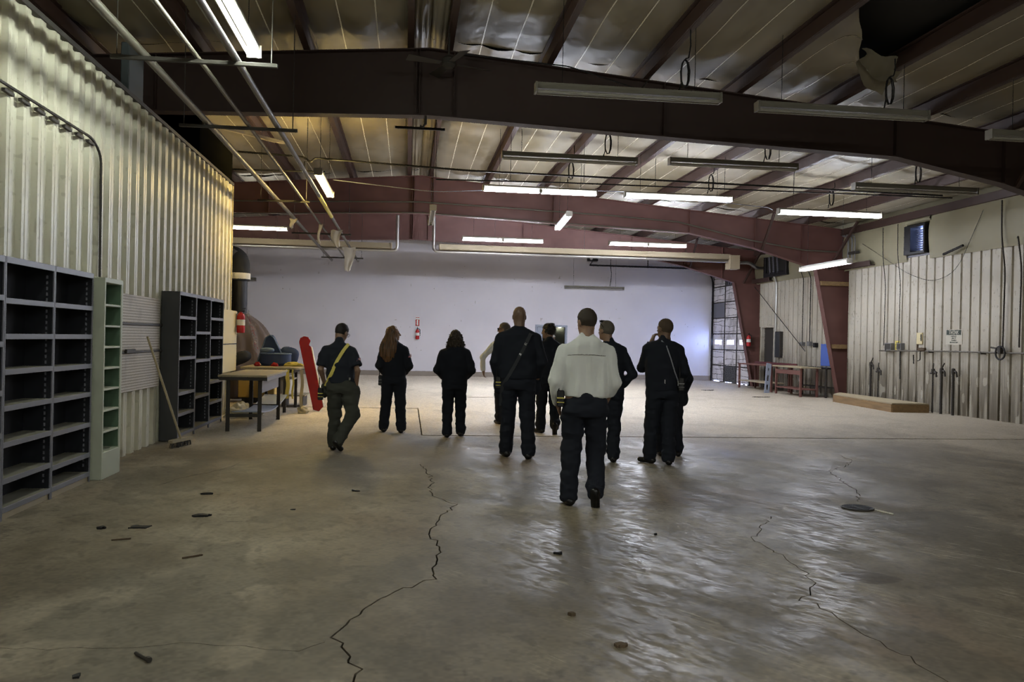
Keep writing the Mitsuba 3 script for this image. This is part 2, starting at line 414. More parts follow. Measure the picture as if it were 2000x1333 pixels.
# right wall: liner sheets, bays between the frames
RPF = [(0.0, 0.0), (0.80, 0.0), (0.84, -0.045), (0.96, -0.045)]
PR = 0.324
labels['wall_right'] = {}
tag('wall_right', 'grimy white corrugated metal wall on the right side', kind='structure')
def mirror(m):
    m = m.copy(); m.vertices[:, 0] *= -1; m.invert(); return m
LR = rz(3.76)
def rsheet(n, z0, z1):
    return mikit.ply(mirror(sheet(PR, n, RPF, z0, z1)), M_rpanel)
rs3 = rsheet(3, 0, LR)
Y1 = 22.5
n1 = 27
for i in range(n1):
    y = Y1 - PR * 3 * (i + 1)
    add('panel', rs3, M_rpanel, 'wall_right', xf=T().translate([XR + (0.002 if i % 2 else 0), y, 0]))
Y2 = 28.75
MD0, MD1 = ry(27.06), ry(28.08)
y = 23.05
while y + 0.97 < MD0 + 0.05:
    add('panel', rs3, M_rpanel, 'wall_right', xf=T().translate([XR, y, 0])); y += PR * 3
rs1 = rsheet(1, 2.14, LR); rs1f = rsheet(1, 0, LR)
while y < Y2 - 0.2:
    full = y > MD1 - 0.02 or y + PR < MD0 + 0.1
    add('panel', rs1f if full else rs1, M_rpanel, 'wall_right', xf=T().translate([XR, y, 0])); y += PR
gd = sbox(-4.05, 0, 33.2, 6.6).difference(unary_union([sbox(29.15, 0, 33.2, 4.45), sbox(MD0, 0, MD1, 2.14), sbox(ry(18.6), rz(3.79), ry(19.43), rz(4.5))]))
add('outer_skin', prism(gd, 0.05, 'yz', XR + 0.2), M_insulw, 'wall_right', smooth=False, label='outer skin of the wall')
# insulation band above the liner: bulging white blanket
def blanket(y0, y1, z0, z1, hole=None):
    ny, nz = max(3, int((y1 - y0) / 0.16)), 9
    ys, zs = np.linspace(y0, y1, ny), np.linspace(z0, z1, nz)
    P = np.array([[XR - 0.03 - 0.07 * math.sin(math.pi * (z - z0) / (z1 - z0)) * (0.6 + 0.8 * meshkit.noise(np.array([y * 1.1, z * 2, 3.0]))), y, z] for y in ys for z in zs])
    f = []
    for i in range(ny - 1):
        for j in range(nz - 1):
            if hole and hole[0] < (ys[i] + ys[i + 1]) / 2 < hole[1] and hole[2] < (zs[j] + zs[j + 1]) / 2 < hole[3]: continue
            a = i * nz + j; f += [(a, a + 1, a + nz + 1), (a, a + nz + 1, a + nz)]
    return trimesh.Trimesh(P, np.array(f), process=False)
HO = (ry(18.55), ry(19.47), rz(3.78), rz(4.56))
bl = [(-4, 12.7), (12.9, HO[0]), (HO[1], 22.7)]
for a, b in bl:
    add('insulation', blanket(a, b, LR - 0.12, rz(4.68)), M_insulw, 'wall_right', smooth=True, label='sagging white insulation above the sheets')
add('insulation', cat_(blanket(HO[0] - 0.04, HO[1] + 0.04, HO[3] - 0.02, rz(4.68))), M_insulw, 'wall_right', smooth=True)
add('insulation', blanket(22.9, 28.8, LR - 0.12, rz(4.75)), M_insulw, 'wall_right', smooth=True)
add('insulation', blanket(29.0, 33.2, 4.5, rz(4.85)), M_insulw, 'wall_right', smooth=True)
add('eave_beam', bx(XR - 0.12, XR + 0.15, -4, 33.2, rz(4.66), rz(4.84)), M_redbrown, 'wall_right', smooth=False, label='dark reddish eave beam')
add('liner_trim', cat_(*[cbx(XR - 0.02, XR + 0.05, a, b, LR - 0.02, LR + 0.03, 0.004) for a, b in ((-4, 22.5), (23.05, Y2 - 0.05))]), M_ltgray, 'wall_right', smooth=False)

# ------------------------------------------------------------------ steel frames
RX = 0.25
def ztop(x): return 5.86 - 0.083 * abs(x - RX)
BOT = [(0.25, 4.86), (1.1, 4.83), (4.58, 4.70), (7.78, 4.60), (9.66, 4.25), (11.55, 3.72)]
def frame(y, label, first):
    mm_ = M_frameshade if first else M_red
    k = thing('portal_beam', label, 'steel frame', 'gable frames of the hall')
    for s in (1, -1):
        m = lambda x: RX + s * (x - RX)
        top = [(0.25, ztop(0.25)), (12.62, ztop(12.62))]
        web = [(m(x), z) for x, z in top] + [(m(12.62), 0.0), (m(12.33), 0.0), (m(11.55), 3.72)] + [(m(x), z) for x, z in BOT[::-1][1:]]
        add('web', prism(Polygon(web), 0.012, 'xz', y), mm_, k, smooth=False)
        for line, up in ((top, 1), (BOT, -1), ([(11.55, 3.72), (12.33, 0.0)], 0), ([(12.62, ztop(12.62)), (12.62, 0)], 0)):
            pr = np.array([(-0.11, -0.009), (0.11, -0.009), (0.11, 0.009), (-0.11, 0.009)])
            add('flange', sweep([(m(x), y, z) for x, z in line], pr, up=(0, 0, 1) if up else (1, 0, 0)), mm_, k, smooth=False)
        for x in (0.05, 0.62, 3.9, 7.78, 9.7, 11.1) if s > 0 else (0.4, 4.2, 7.78, 11.1):
            zb = np.interp(x, [b[0] for b in BOT], [b[1] for b in BOT])
            add('stiffener', bx(m(x) - 0.006, m(x) + 0.006, y - 0.1, y + 0.1, zb, ztop(x)), mm_, k, smooth=False)
        for x in (9.9, 11.9):
            zb = 4.2 if x < 10 else 2.6
            add('brace', bar((m(x), y - 0.1, zb if x < 10 else 3.7), (m(x - 0.1 if x < 10 else x + 0.3), y - 1.1, ztop(x) + 0.05), 0.06, 0.06), M_redbrown, k, smooth=False)
    return k
F1 = frame(12.8, 'reddish gable frame nearest to the viewer, shade painted into its colour, spanning the hall', True)
F2 = frame(22.8, 'dusty red gable frame in the middle, its tapered column beside the white wall', False)
F3 = frame(28.9, 'red gable frame farthest back, its tapered column beside the sectional door', False)

# wooden girts and blocks in the middle column
for z, lab in ((3.3, 'upper wooden block across the web of the middle red column'), (1.5, 'lower wooden block across the web of the middle red column')):
    add('wooden_block', cbx(11.66 if z > 2 else 12.06, 12.6, 22.65, 22.78, z - 0.06, z + 0.06, 0.004), M_wood, smooth=False, label=lab, cat='wooden block')
for y0, y1, lab in ((21.1, 22.74, 'red-brown girt stub sticking out of the middle column at the sheet top'), (27.4, 28.84, 'red-brown girt stub sticking out of the far column')):
    add('girt', cat_(cbx(XR - 0.2, XR - 0.02, y0, y1, LR - 0.08, LR - 0.06, 0.003), cbx(XR - 0.2, XR - 0.18, y0, y1, LR - 0.08, LR + 0.05, 0.003)), M_redbrown, smooth=False, label=lab, cat='girt')

# ------------------------------------------------------------------ purlins and roof insulation
xs_r = [0.0 + RX + 0.27 + 1.524 * i for i in range(8)]
ORD = ['ridge', 'first', 'second', 'third', 'fourth', 'fifth', 'sixth', 'seventh']
zsec = np.array([(-0.005, -0.1), (0.07, -0.1), (0.07, -0.092), (0.004, -0.092), (0.004, 0.125), (-0.07, 0.125), (-0.07, 0.117), (-0.005, 0.117)])
for s, side in ((1, 'right'), (-1, 'left')):
    for i, x in enumerate(xs_r):
        if s < 0 and i > 6: continue
        xx = RX + s * (x - RX)
        z = ztop(x) + 0.11
        lab = f'reddish brown roof purlin, {"at the ridge" if i == 0 else ORD[i] + " from the ridge"} on the {side} slope'
        pr = zsec * (s, 1)
        o = add('roof_purlin', cat_(sweep([(xx, -4, z), (xx, 33.2, z)], pr), bar((xx - s * 0.04, -4, z + 0.115), (xx - s * 0.04, 33.2, z + 0.115), 0.07, 0.012), bar((xx, -4, z), (xx, 33.2, z), 0.05, 0.19)), M_redbrown, smooth=False, label=lab, cat='purlin', group='roof purlins')
labels['ceiling'] = {}
tag('ceiling', 'roof of white faced insulation blankets with bright seams', kind='structure')
def roofpanel(x0, x1, y0, y1, seed, ragged=False):
    nx, ny = 13, max(4, int((y1 - y0) / 0.22))
    u, v = np.linspace(0, 1, nx), np.linspace(0, 1, ny)
    U, V = np.meshgrid(u, v, indexing='ij')
    X, Y = x0 + (x1 - x0) * U, y0 + (y1 - y0) * V
    if ragged:
        n = meshkit.noise(np.stack([U * 4, U * 0 + 2, U * 0], -1), 3)
        Y = np.maximum(Y, 9.5 + 1.3 * U + 0.7 * (n - 0.5))
    third = np.abs(np.sin(np.pi * 3 * U))
    Z = ztop(0.25) - 0.083 * np.abs(X - RX) + 0.245
    n = meshkit.noise(np.stack([X * 1.7, Y * 0.9, X * 0 + seed], -1), seed)
    lump = np.maximum(0, np.sin(Y * 2.6 + seed * 1.3 + n * 2)) ** 2 * np.exp(-((np.minimum(np.abs(Y - 12.0), np.abs(Y - 21.9))) / 0.8) ** 2)
    Z = Z - (0.035 + 0.05 * n) * np.sin(np.pi * U) ** 0.7 - 0.02 * third - 0.07 * third * lump
    if ragged:
        edge = np.exp(-((Y - Y.min(1, keepdims=True)) / 0.25))
        Z = Z - 0.42 * edge * (0.3 + 0.7 * U)
    P = np.stack([X, Y, Z], -1).reshape(-1, 3)
    f = []
    for i in range(nx - 1):
        a = i * ny + np.arange(ny - 1)
        f.append(np.stack([a, a + ny, a + ny + 1], 1)); f.append(np.stack([a, a + ny + 1, a + 1], 1))
    seams = []
    for t in (1, 2):
        i = t * 4
        L = P.reshape(nx, ny, 3)[i].copy(); L[:, 2] -= 0.006
        seams.append(strip(L - (0.009, 0, 0), L + (0.009, 0, 0)))
    return trimesh.Trimesh(P, np.vstack(f)[:, ::-1], process=False), cat_(*seams)
SP = [-4.0, 12.8, 22.8, 28.9, 33.2]
for s in (1, -1):
    xx = [RX] + xs_r + [12.62 if s > 0 else 12.3]
    for i in range(len(xx) - 1):
        a, b = RX + s * (xx[i] - RX), RX + s * (xx[i + 1] - RX)
        for j in range(4):
            torn = s > 0 and i == 4 and j == 0
            m, sm = roofpanel(min(a, b), max(a, b), SP[j], SP[j + 1], 3 + i * 5 + j + (60 if s < 0 else 0), torn)
            if s < 0 and i > 3 and j == 0: pass
            pk = add('insulation', m, M_insul, 'ceiling', smooth=True, label='torn insulation blanket with a ragged hanging edge' if torn else None)
            if i > 0:
                add('seam', sm, M_seam, pk, smooth=False)
add('roof_deck', cat_(*[hullp([(RX, y, ztop(RX) + 0.34 + d) for y in (-4.2, 33.3) for d in (0, .05)] + [(RX + s * 12.5, y, ztop(12.75) + 0.34 + d) for y in (-4.2, 33.3) for d in (0, .05)]) for s in (1, -1)]), M_deck, 'ceiling', smooth=False, label='dark metal roof deck above the insulation')
# loose flap of torn blanket
fp = np.array([[(5.9 + 0.75 * u + 0.08 * math.sin(v * 5), 10.5 + 0.3 * u + 0.35 * v * math.sin(u * 2), 5.47 - 0.42 * v * (0.5 + u * 0.5) + 0.03 * math.sin(u * 9))  for v in np.linspace(0, 1, 7)] for u in np.linspace(0, 1, 9)])
ff = [(i * 7 + j, (i + 1) * 7 + j, (i + 1) * 7 + j + 1) for i in range(8) for j in range(6)] + [(i * 7 + j, (i + 1) * 7 + j + 1, i * 7 + j + 1) for i in range(8) for j in range(6)]
add('torn_flap', trimesh.Trimesh(fp.reshape(-1, 3), np.array(ff), process=False), M_insul, 'ceiling', smooth=True, label='loose flap of torn insulation')

# ------------------------------------------------------------------ sectional overhead door in the right wall
k = thing('door_1', 'white sectional overhead door with three lit panes beside the far wall', None, kind='structure')
GY = [33.14, 31.86, 30.6, 29.3]
for r in range(7):
    z0, z1 = 0.02 + 0.63 * r, 0.02 + 0.63 * (r + 1) - 0.012
    for c in range(3):
        y1, y0 = GY[c], GY[c + 1] + 0.03
        special = (r, c) in ((0, 1), (6, 1), (4, 0))
        if r == 2:
            wy0, wy1, wz0, wz1 = y0 + 0.25, y1 - 0.25, 1.49, 1.67
            pl = Polygon([(y0, z0), (y1, z0), (y1, z1), (y0, z1)], [[(wy0, wz0), (wy1, wz0), (wy1, wz1), (wy0, wz1)]])
            pk = add('panel', prism(pl, 0.04, 'yz', XR + 0.03), M_doorpanel, k, smooth=False)
            add('pane', bx(XR + 0.03, XR + 0.036, wy0, wy1, wz0, wz1), M_white, pk, smooth=False, label='daylit frosted pane', emitter=emitter(DAY))
            continue
        pk = add('panel', cbx(XR + 0.01, XR + 0.05, y0, y1, z0, z1, 0.008), {(0, 1): M_gray, (6, 1): M_ltgray, (4, 0): M_ltgray}.get((r, c), M_doorpanel), k, smooth=False)
        if not special:
            cr = []
            for zz in (z0 + 0.1, z0 + 0.3, z0 + 0.52):
                n = 9
                yy = np.linspace(y0 + 0.06, y1 - 0.05, n)
                zz2 = zz + 0.025 * np.cumsum(rng.normal(0, 0.5, n))
                cr.append(sweep(np.stack([np.full(n, XR + 0.008), yy, zz2], 1), [(-0.012, -0.006), (0.012, -0.006), (0.012, 0.006), (-0.012, 0.006)]))
            add('fold', cat_(*cr), M_iron, pk, smooth=False, kind='stuff', label='dark wavy folds of the insulation facing')
        elif r == 0:
            add('wire_mesh', cat_(*[bar((XR + 0.005, y0 + 0.03, zz), (XR + 0.005, y1 - 0.03, zz), 0.008, 0.008) for zz in np.linspace(z0 + 0.05, z1 - 0.05, 9)], *[bar((XR + 0.003, yy, z0 + 0.03), (XR + 0.003, yy, z1 - 0.03), 0.008, 0.008, (0, 1, 0)) for yy in np.linspace(y0 + 0.05, y1 - 0.05, 12)]), M_dark, pk, smooth=False)
        elif r == 6:
            add('rib', cat_(*[bx(XR - 0.006, XR + 0.02, yy, yy + 0.07, z0 + 0.04, z1 - 0.04) for yy in np.linspace(y0 + 0.1, y1 - 0.2, 5)]), M_iron, pk, smooth=False)
for yy in GY[:-1]:
    add('stile', cbx(XR - 0.01, XR + 0.02, yy - 0.03 if yy < 33 else yy - 0.02, yy + 0.03 if yy < 33 else yy, 0.02, 4.42, 0.003), M_iron, k, smooth=False)
add('stile', cbx(XR - 0.01, XR + 0.02, 29.28, 29.33, 0.02, 4.42, 0.003), M_iron, k, smooth=False)
for r in range(1, 7):
    add('rail', cbx(XR - 0.012, XR + 0.015, 29.3, 33.14, 0.02 + 0.63 * r - 0.022, 0.02 + 0.63 * r + 0.02, 0.003), M_iron, k, smooth=False)
for y in (33.08, 29.2):
    add('track', tube(arc([(XR - 0.06, y, 0), (XR - 0.06, y, 4.56), (7.2, y, 4.56), ], 0.7, 9), 0.035, 6), M_black, k)
add('track_support', cat_(bar((9.6, 33.08, 4.56), (9.6, 33.08, 5.1), 0.03, 0.03), bar((7.2, 33.08, 4.56), (7.5, 33.08, 5.0), 0.03, 0.03)), M_black, k, smooth=False)
add('daylight_gap', cat_(*[bx(XR - 0.0, XR + 0.02, a, b, 0.003, 0.022) for a, b in ((32.4, 32.9), (31.6, 31.68), (31.35, 31.43), (31.1, 31.2), (30.4, 30.46), (30.0, 30.1), (29.6, 29.7))]), M_white, k, smooth=False, label='bright daylight gaps under the door', kind='stuff', emitter=emitter(DAY))
k = thing('door_3', 'grey metal walk-in door in the right wall beyond the middle column', None, kind='structure')
add('leaf', cbx(XR + 0.1, XR + 0.14, MD0 + 0.03, MD1 - 0.03, 0.02, 2.11, 0.006), M_iron, k, smooth=False)
for a, b, c, d in ((MD0 - 0.04, MD0 + 0.03, 0, 2.17), (MD1 - 0.03, MD1 + 0.04, 0, 2.17), (MD0 - 0.04, MD1 + 0.04, 2.11, 2.17)):
    add('frame', cbx(XR - 0.02, XR + 0.16, a, b, c, d, 0.005), M_rpanel, k, smooth=False)
add('knob', at(trimesh.creation.icosphere(subdivisions=2, radius=0.035), t=(XR + 0.07, MD0 + 0.12, 1.0)), M_steel, k)
# louvred vent window
k = thing('window_1', 'louvred vent window high in the right wall', None, kind='structure')
wy0, wy1, wz0, wz1 = ry(18.6), ry(19.43), rz(3.79), rz(4.5)
for a, b, c, d in ((wy0, wy0 + 0.06, wz0, wz1), (wy1 - 0.26, wy1, wz0, wz1), (wy0, wy1, wz0, wz0 + 0.06), (wy0, wy1, wz1 - 0.06, wz1)):
    add('frame', cbx(XR - 0.16, XR + 0.2, a, b, c, d, 0.006), M_black, k, smooth=False)
for z in np.linspace(wz0 + 0.08, wz1 - 0.12, 10):
    add('slat', bar((XR + 0.05, wy0 + 0.06, z), (XR + 0.05, wy1 - 0.26, z), 0.07, 0.01, up=(0.55, 0, 1)), M_ltgray, k, smooth=False)
add('pane', bx(XR + 0.12, XR + 0.126, wy0 + 0.05, wy1 - 0.25, wz0 + 0.05, wz1 - 0.05), M_white, k, smooth=False, label='daylight behind the slats', emitter=emitter([c * 0.25 for c in DAY]))
# ------------------------------------------------------------------ fluorescent fixtures
FIXG = 'fluorescent strip fixtures'
def fixture(x0, y0, x1, y1, z, label, lit=None, tandem=False, hang=True, spread=0.045, cord=None, zroof=None, side=False):
    k = thing('light_fixture', label, 'light fixture', FIXG)
    a, b = np.array([x0, y0, z]), np.array([x1, y1, z])
    d = (b - a) / np.linalg.norm(b - a); s = np.array([d[1], -d[0], 0])
    L = np.linalg.norm(b - a)
    up = np.array([0, 0, 1.0])
    hz = 0.055
    def pt(t, si, u): return a + d * t + s * si + up * u
    prof = np.array([(-0.055, 0.03), (-0.035, -0.012), (0.035, -0.012), (0.055, 0.03), (0.055, 0.06), (-0.055, 0.06)])
    add('housing', sweep([pt(0, 0, hz), pt(L, 0, hz)], prof), M_housing, k, smooth=False)
    for t in (0.012, L - 0.012):
        add('end_cap', bar(pt(t - 0.012, 0, 0.05), pt(t + 0.012, 0, 0.05), 0.15, 0.13), M_housing, k, smooth=False)
    segs = [(0.03, L / 2 - 0.03), (L / 2 + 0.03, L - 0.03)] if tandem else [(0.03, L - 0.03)]
    for s0, s1 in segs:
        for si in (-spread, spread):
            more = {'emitter': emitter(lit)} if lit is not None else {}
            add('tube', tube([pt(s0, si, 0), pt(s1, si, 0)], 0.019, 10), M_tubeoff, k, smooth=60, **more)
    if tandem:
        add('lampholder', bar(pt(L / 2 - 0.03, 0, 0.02), pt(L / 2 + 0.03, 0, 0.02), 0.13, 0.06), M_housing, k, smooth=False)
    if hang:
        for t in (0.35, L - 0.35):
            p = pt(t, 0, 0.115); zr = ztop(p[0]) + 0.17 if zroof is None else zroof
            add('hanger_wire', tube([p, (p[0], p[1], zr)], 0.004, 5), M_black, k)
    return k
FK = [
    fixture(-1.65, 6.6, -1.65, 9.05, 4.4, 'lit twin tube fixture nearest the viewer, running lengthwise at upper left', COOLG),
    fixture(-1.66, 15.4, -1.66, 17.85, 4.4, 'lit warm twin tube fixture hanging lengthwise beside the long pipes', WARM),
    fixture(-5.95, 24.9, -3.5, 24.95, 4.53, 'lit yellowish tube fixture behind the end of the corrugated partition', WARMC),
    fixture(1.49, 17.45, 3.93, 17.5, 4.61, 'lit tandem tube fixture before the middle red frame, leftmost of its row of three', COOL, True),
    fixture(4.59, 17.74, 7.03, 17.74, 4.65, 'lit tube fixture before the middle red frame, centre of its row of three', COOL),
    fixture(8.09, 17.75, 10.53, 17.75, 4.43, 'lit tube fixture before the middle red frame, rightmost of its row of three', [c * 0.75 for c in COOL]),
    fixture(1.53, 24.8, 3.97, 24.8, 4.42, 'lit tandem tube fixture in front of the far red frame, left of the pair', COOLF, True),
    fixture(6.02, 25.0, 8.46, 25.0, 4.46, 'lit tandem tube fixture in front of the far red frame, right of the pair', COOLF, True),
    fixture(3.63, 19.0, 3.80, 21.45, 4.38, 'lit twin tube fixture hanging lengthwise below the middle red frame', COOL),
    fixture(10.5, 19.0, 10.5, 21.5, 3.52, 'lit low tube fixture hanging lengthwise beside the middle red column', [c * 0.36 for c in COOL]),
    fixture(1.53, 10.5, 3.97, 10.5, 4.64, 'unlit tube fixture under the nearest dark frame, left of its row'),
    fixture(4.53, 10.67, 6.97, 10.67, 4.62, 'unlit tube fixture under the nearest dark frame, second from the left'),
    fixture(7.83, 10.6, 10.27, 10.6, 4.40, 'unlit tube fixture cut by the right edge of the picture'),
    fixture(1.58, 14.7, 4.02, 14.7, 4.70, 'unlit tube fixture just behind the nearest dark frame, left of its row'),
    fixture(4.62, 14.72, 7.06, 14.72, 4.74, 'unlit tube fixture just behind the nearest dark frame, centre of its row'),
    fixture(8.05, 14.5, 10.49, 14.5, 4.40, 'unlit tube fixture just behind the nearest dark frame, right of its row'),
    fixture(0.49, 18.2, 0.50, 20.65, 4.27, 'unlit twin tube fixture hanging lengthwise near the ridge before the middle frame'),
    fixture(6.2, 33.08, 8.63, 33.08, 3.61, 'unlit tube fixture hung low against the right part of the white far wall', zroof=5.3),
    fixture(-8.23, 33.08, -5.8, 33.08, 3.55, 'unlit tube fixture against the far wall beside the black duct', zroof=5.3),
    fixture(-1.65, -2.0, -1.65, 0.45, 4.4, 'lit twin tube fixture above the viewpoint on the left', REAR),
    fixture(1.53, -1.2, 3.97, -1.2, 4.5, 'lit tube fixture behind the viewpoint, right of the ridge', REAR),
    fixture(4.6, -1.2, 7.04, -1.2, 4.5, 'lit tube fixture behind the viewpoint, farther right', REAR),
]
# hanging coils of cable
for x, y, z0, z1, lab in ((3.56, 10.6, 5.6, 4.78, 'above the left unlit fixture before the nearest frame'), (6.42, 10.6, 5.4, 4.72, 'above the second unlit fixture before the nearest frame'),
                          (3.5, 14.6, 5.5, 4.78, 'above the left unlit fixture behind the nearest frame'), (6.48, 14.6, 5.4, 4.82, 'above the centre unlit fixture behind the nearest frame'), (9.4, 14.55, 5.2, 4.52, 'above the right unlit fixture behind the nearest frame'),
                          (3.4, 17.5, 5.5, 4.86, 'above the lit tandem fixture of the lit row of three'), (6.56, 17.7, 5.4, 4.78, 'above the lit centre fixture of the lit row of three'), (9.36, 17.7, 5.2, 4.58, 'above the lit right fixture of the lit row of three')):
    z0 = ztop(x) + 0.05; z1 = z1 + 0.03; zc = z1 + 0.22
    path = [(x + 0.02, y, z0)]
    path += [(x + 0.03 * math.sin(t * 3), y, z0 + (zc + 0.2 - z0) * t) for t in (0.3, 0.6, 1)]
    for t in np.linspace(0.25, 2.6, 22):
        path.append((x + 0.06 * math.cos(t * 2 * math.pi) * (1 if t < 1.6 else 0.8) - 0.03, y + 0.02 * t, zc + 0.19 * math.sin(t * 2 * math.pi)))
    path.append((x - 0.12, y, z1 - 0.02))
    add('cable_coil', tube(path, 0.009, 6), M_rubber, label='looped black cable hanging ' + lab, cat='cable', group='looped cables over the fixtures')

# ------------------------------------------------------------------ long pipes at upper left and their supports
def zp(y): return 4.26 - 0.14 * max(0.0, (y - 12) / 17.6)
for x, r, z, lab in ((-2.66, 0.042, 4.26, 'thick grey pipe running lengthwise nearest the corrugated partition'), (-2.13, 0.024, 4.24, 'thin grey pipe running lengthwise between two thicker pipes'), (-1.76, 0.036, 4.25, 'grey pipe running lengthwise, outermost from the partition')):
    add('pipe', tube([(x, 1.5, z), (x, 12, z), (x, 29.6, z - 0.14)], r, 12), M_pipe, label=lab, cat='pipe', group='long pipes at upper left')
for y, x0, x1, lab in ((8.66, -2.95, -1.35, 'strut bar carrying the pipes just past the nearest fixture'), (11.35, -3.0, -1.5, 'trapeze bar carrying the pipes under the nearest dark frame'), (17.1, -3.0, -2.0, 'trapeze bar carrying the pipes beside the warm lit fixture'), (22.0, -3.0, -1.5, 'trapeze bar carrying the pipes before the middle frame'), (28.0, -2.85, -1.5, 'trapeze bar carrying the pipe ends near the far wall')):
    k = thing('trapeze_hanger', lab, 'pipe hanger', 'trapeze hangers')
    add('bar', cbx(x0, x1, y - 0.02, y + 0.02, zp(y) - 0.085, zp(y) - 0.044, 0.004), M_iron, k, smooth=False)
    for x in (x0 + 0.06, x1 - 0.06):
        add('rod', tube([(x, y, zp(y) - 0.06), (x, y, ztop(x) + 0.15)], 0.006, 6), M_iron, k)
add('yellow_band', tube([(-1.76, 16.6, zp(16.6) - 0.01), (-1.76, 19.3, zp(19.3) - 0.01)], 0.040, 12), M_yellow, 'pipe_002', label='yellow wrapped length of the pipe')
def rag(p, w, h, lab):
    P = []
    n, m_ = 6, 8
    for i in range(n):
        for j in range(m_):
            t = j / (m_ - 1); u = i / (n - 1) - 0.5
            P.append((p[0] + u * w * (1 - 0.6 * t) + 0.03 * math.sin(5 * t + p[1]), p[1] + 0.03 * math.sin(i * 2.1 + t * 3), p[2] - h * t + 0.02 * math.sin(i * 1.7)))
    f = [(i * m_ + j, (i + 1) * m_ + j, (i + 1) * m_ + j + 1) for i in range(n - 1) for j in range(m_ - 1)] + [(i * m_ + j, (i + 1) * m_ + j + 1, i * m_ + j + 1) for i in range(n - 1) for j in range(m_ - 1)]
    add('plastic_scrap', trimesh.Trimesh(np.array(P), np.array(f), process=False), M_rag, smooth=True, label=lab, cat='plastic scrap', group='torn white plastic on the pipes')
rag((-1.76, 25.0, zp(25) - 0.05), 0.4, 0.7, 'largest torn white plastic scrap draped on the outer pipe')
rag((-1.82, 21.4, zp(21.4) - 0.04), 0.3, 0.42, 'small torn white plastic scrap hanging from the outer pipe')
rag((-2.13, 20.4, zp(20.4) - 0.04), 0.1, 0.48, 'narrow white plastic strip hanging from the thin pipe')
rag((-2.66, 19.6, zp(19.6) - 0.05), 0.18, 0.22, 'white plastic scrap on the thick pipe')

# black transverse pipes and conduits
def cond(path, r, m, lab, group=None, rad=0.08):
    return add('conduit', tube(arc(path, rad), r, 8), m, label=lab, cat='conduit', group=group)
cond([(-3.6, 17, 5.08), (-2.63, 17, 5.05), (-2.1, 17, 5.03), (-1.98, 17, 4.92), (-1.9, 17, 5.02), (-1.13, 17, 4.99), (1.16, 17, 4.91), (5.5, 17, 4.89), (11.5, 17, 4.84)], 0.02, M_black, 'long dark pipe crossing the hall, upper of two, behind the nearest frame')
cond([(-2.1, 16.98, 4.80), (-2.08, 16.98, 4.94)], 0.02, M_black, 'short dark pipe dropping from the crossing pipe onto the grey pipe')
cond([(-3.6, 17.05, 4.73), (-1.7, 17.05, 4.76)], 0.018, M_black, 'dark rod crossing above the pipes beside the warm fixture')
cond([(0.5, 17.1, 4.72), (3.01, 17.1, 4.77), (11.8, 17.1, 4.82)], 0.014, M_black, 'thin dark pipe crossing the hall, lower of two, behind the nearest frame')
for i, x in enumerate((0.50, 2.02, 3.55, 5.07, 6.58, 8.12)):
    add('hanger_rod', tube([(x, 17.05, 4.75), (x, 17.05, ztop(x) + 0.12)], 0.005, 5), M_black, label='thin black rod holding the crossing pipes, ' + ('at the ridge', 'first right of the ridge', 'second right of the ridge', 'third right of the ridge', 'fourth right of the ridge', 'fifth right of the ridge')[i], cat='rod', group='rods holding the crossing pipes')
cond([(-4.6, 22.62, 4.97), (0.25, 22.62, 5.14), (2.74, 22.62, 5.07), (5.5, 22.62, 4.98), (7.4, 22.62, 4.88), (9.5, 22.62, 4.45), (11.1, 22.62, 4.22), (12.2, 22.62, 4.2)], 0.022, M_pipe, 'grey conduit running along the web of the middle red frame')
cond([(-4.6, 22.55, 4.63), (-0.4, 22.55, 4.82), (0.3, 22.55, 4.84), (7.4, 22.55, 4.6)], 0.016, M_pipe, 'grey conduit running along the lower flange of the middle red frame')
cond([(-1.6, 17.8, 4.75), (0.5, 18, 4.62), (2.0, 18.1, 4.75), (4.6, 18.05, 4.82), (8.0, 18.05, 4.6), (8.1, 18.05, 4.55)], 0.009, M_ltgray, 'thin slack grey cable linking the lit fixtures', rad=0.3)
cond([(0.75, 12.55, 5.75), (2.3, 12.4, 5.62), (3.4, 12.3, 5.3), (3.45, 11.9, 5.4)], 0.01, M_black, 'thin dark conduit along the top of the nearest frame')
# small drop pipes at the ridge
k = thing('ridge_strut', 'short dark strut bar below the ridge purlins behind the nearest frame', 'strut')
add('bar', cbx(-0.28, 0.55, 14.1, 14.14, 4.98, 5.02, 0.004), M_black, k, smooth=False)
add('rod', tube([(-0.1, 14.12, 5.0), (-0.1, 14.12, 5.95)], 0.006, 6), M_black, k)
add('rod', tube([(0.4, 14.12, 5.0), (0.4, 14.12, 5.95)], 0.006, 6), M_black, k)
k = thing('hook', 'small dark hook hanging under the nearest frame at the ridge', 'hook')
add('shank', tube([(0.2, 12.75, 4.86), (0.2, 12.75, 4.72)], 0.02, 8), M_iron, k)
add('tip', tube([(0.2, 12.75, 4.74), (0.16, 12.75, 4.68), (0.12, 12.75, 4.7)], 0.018, 8), M_iron, k)

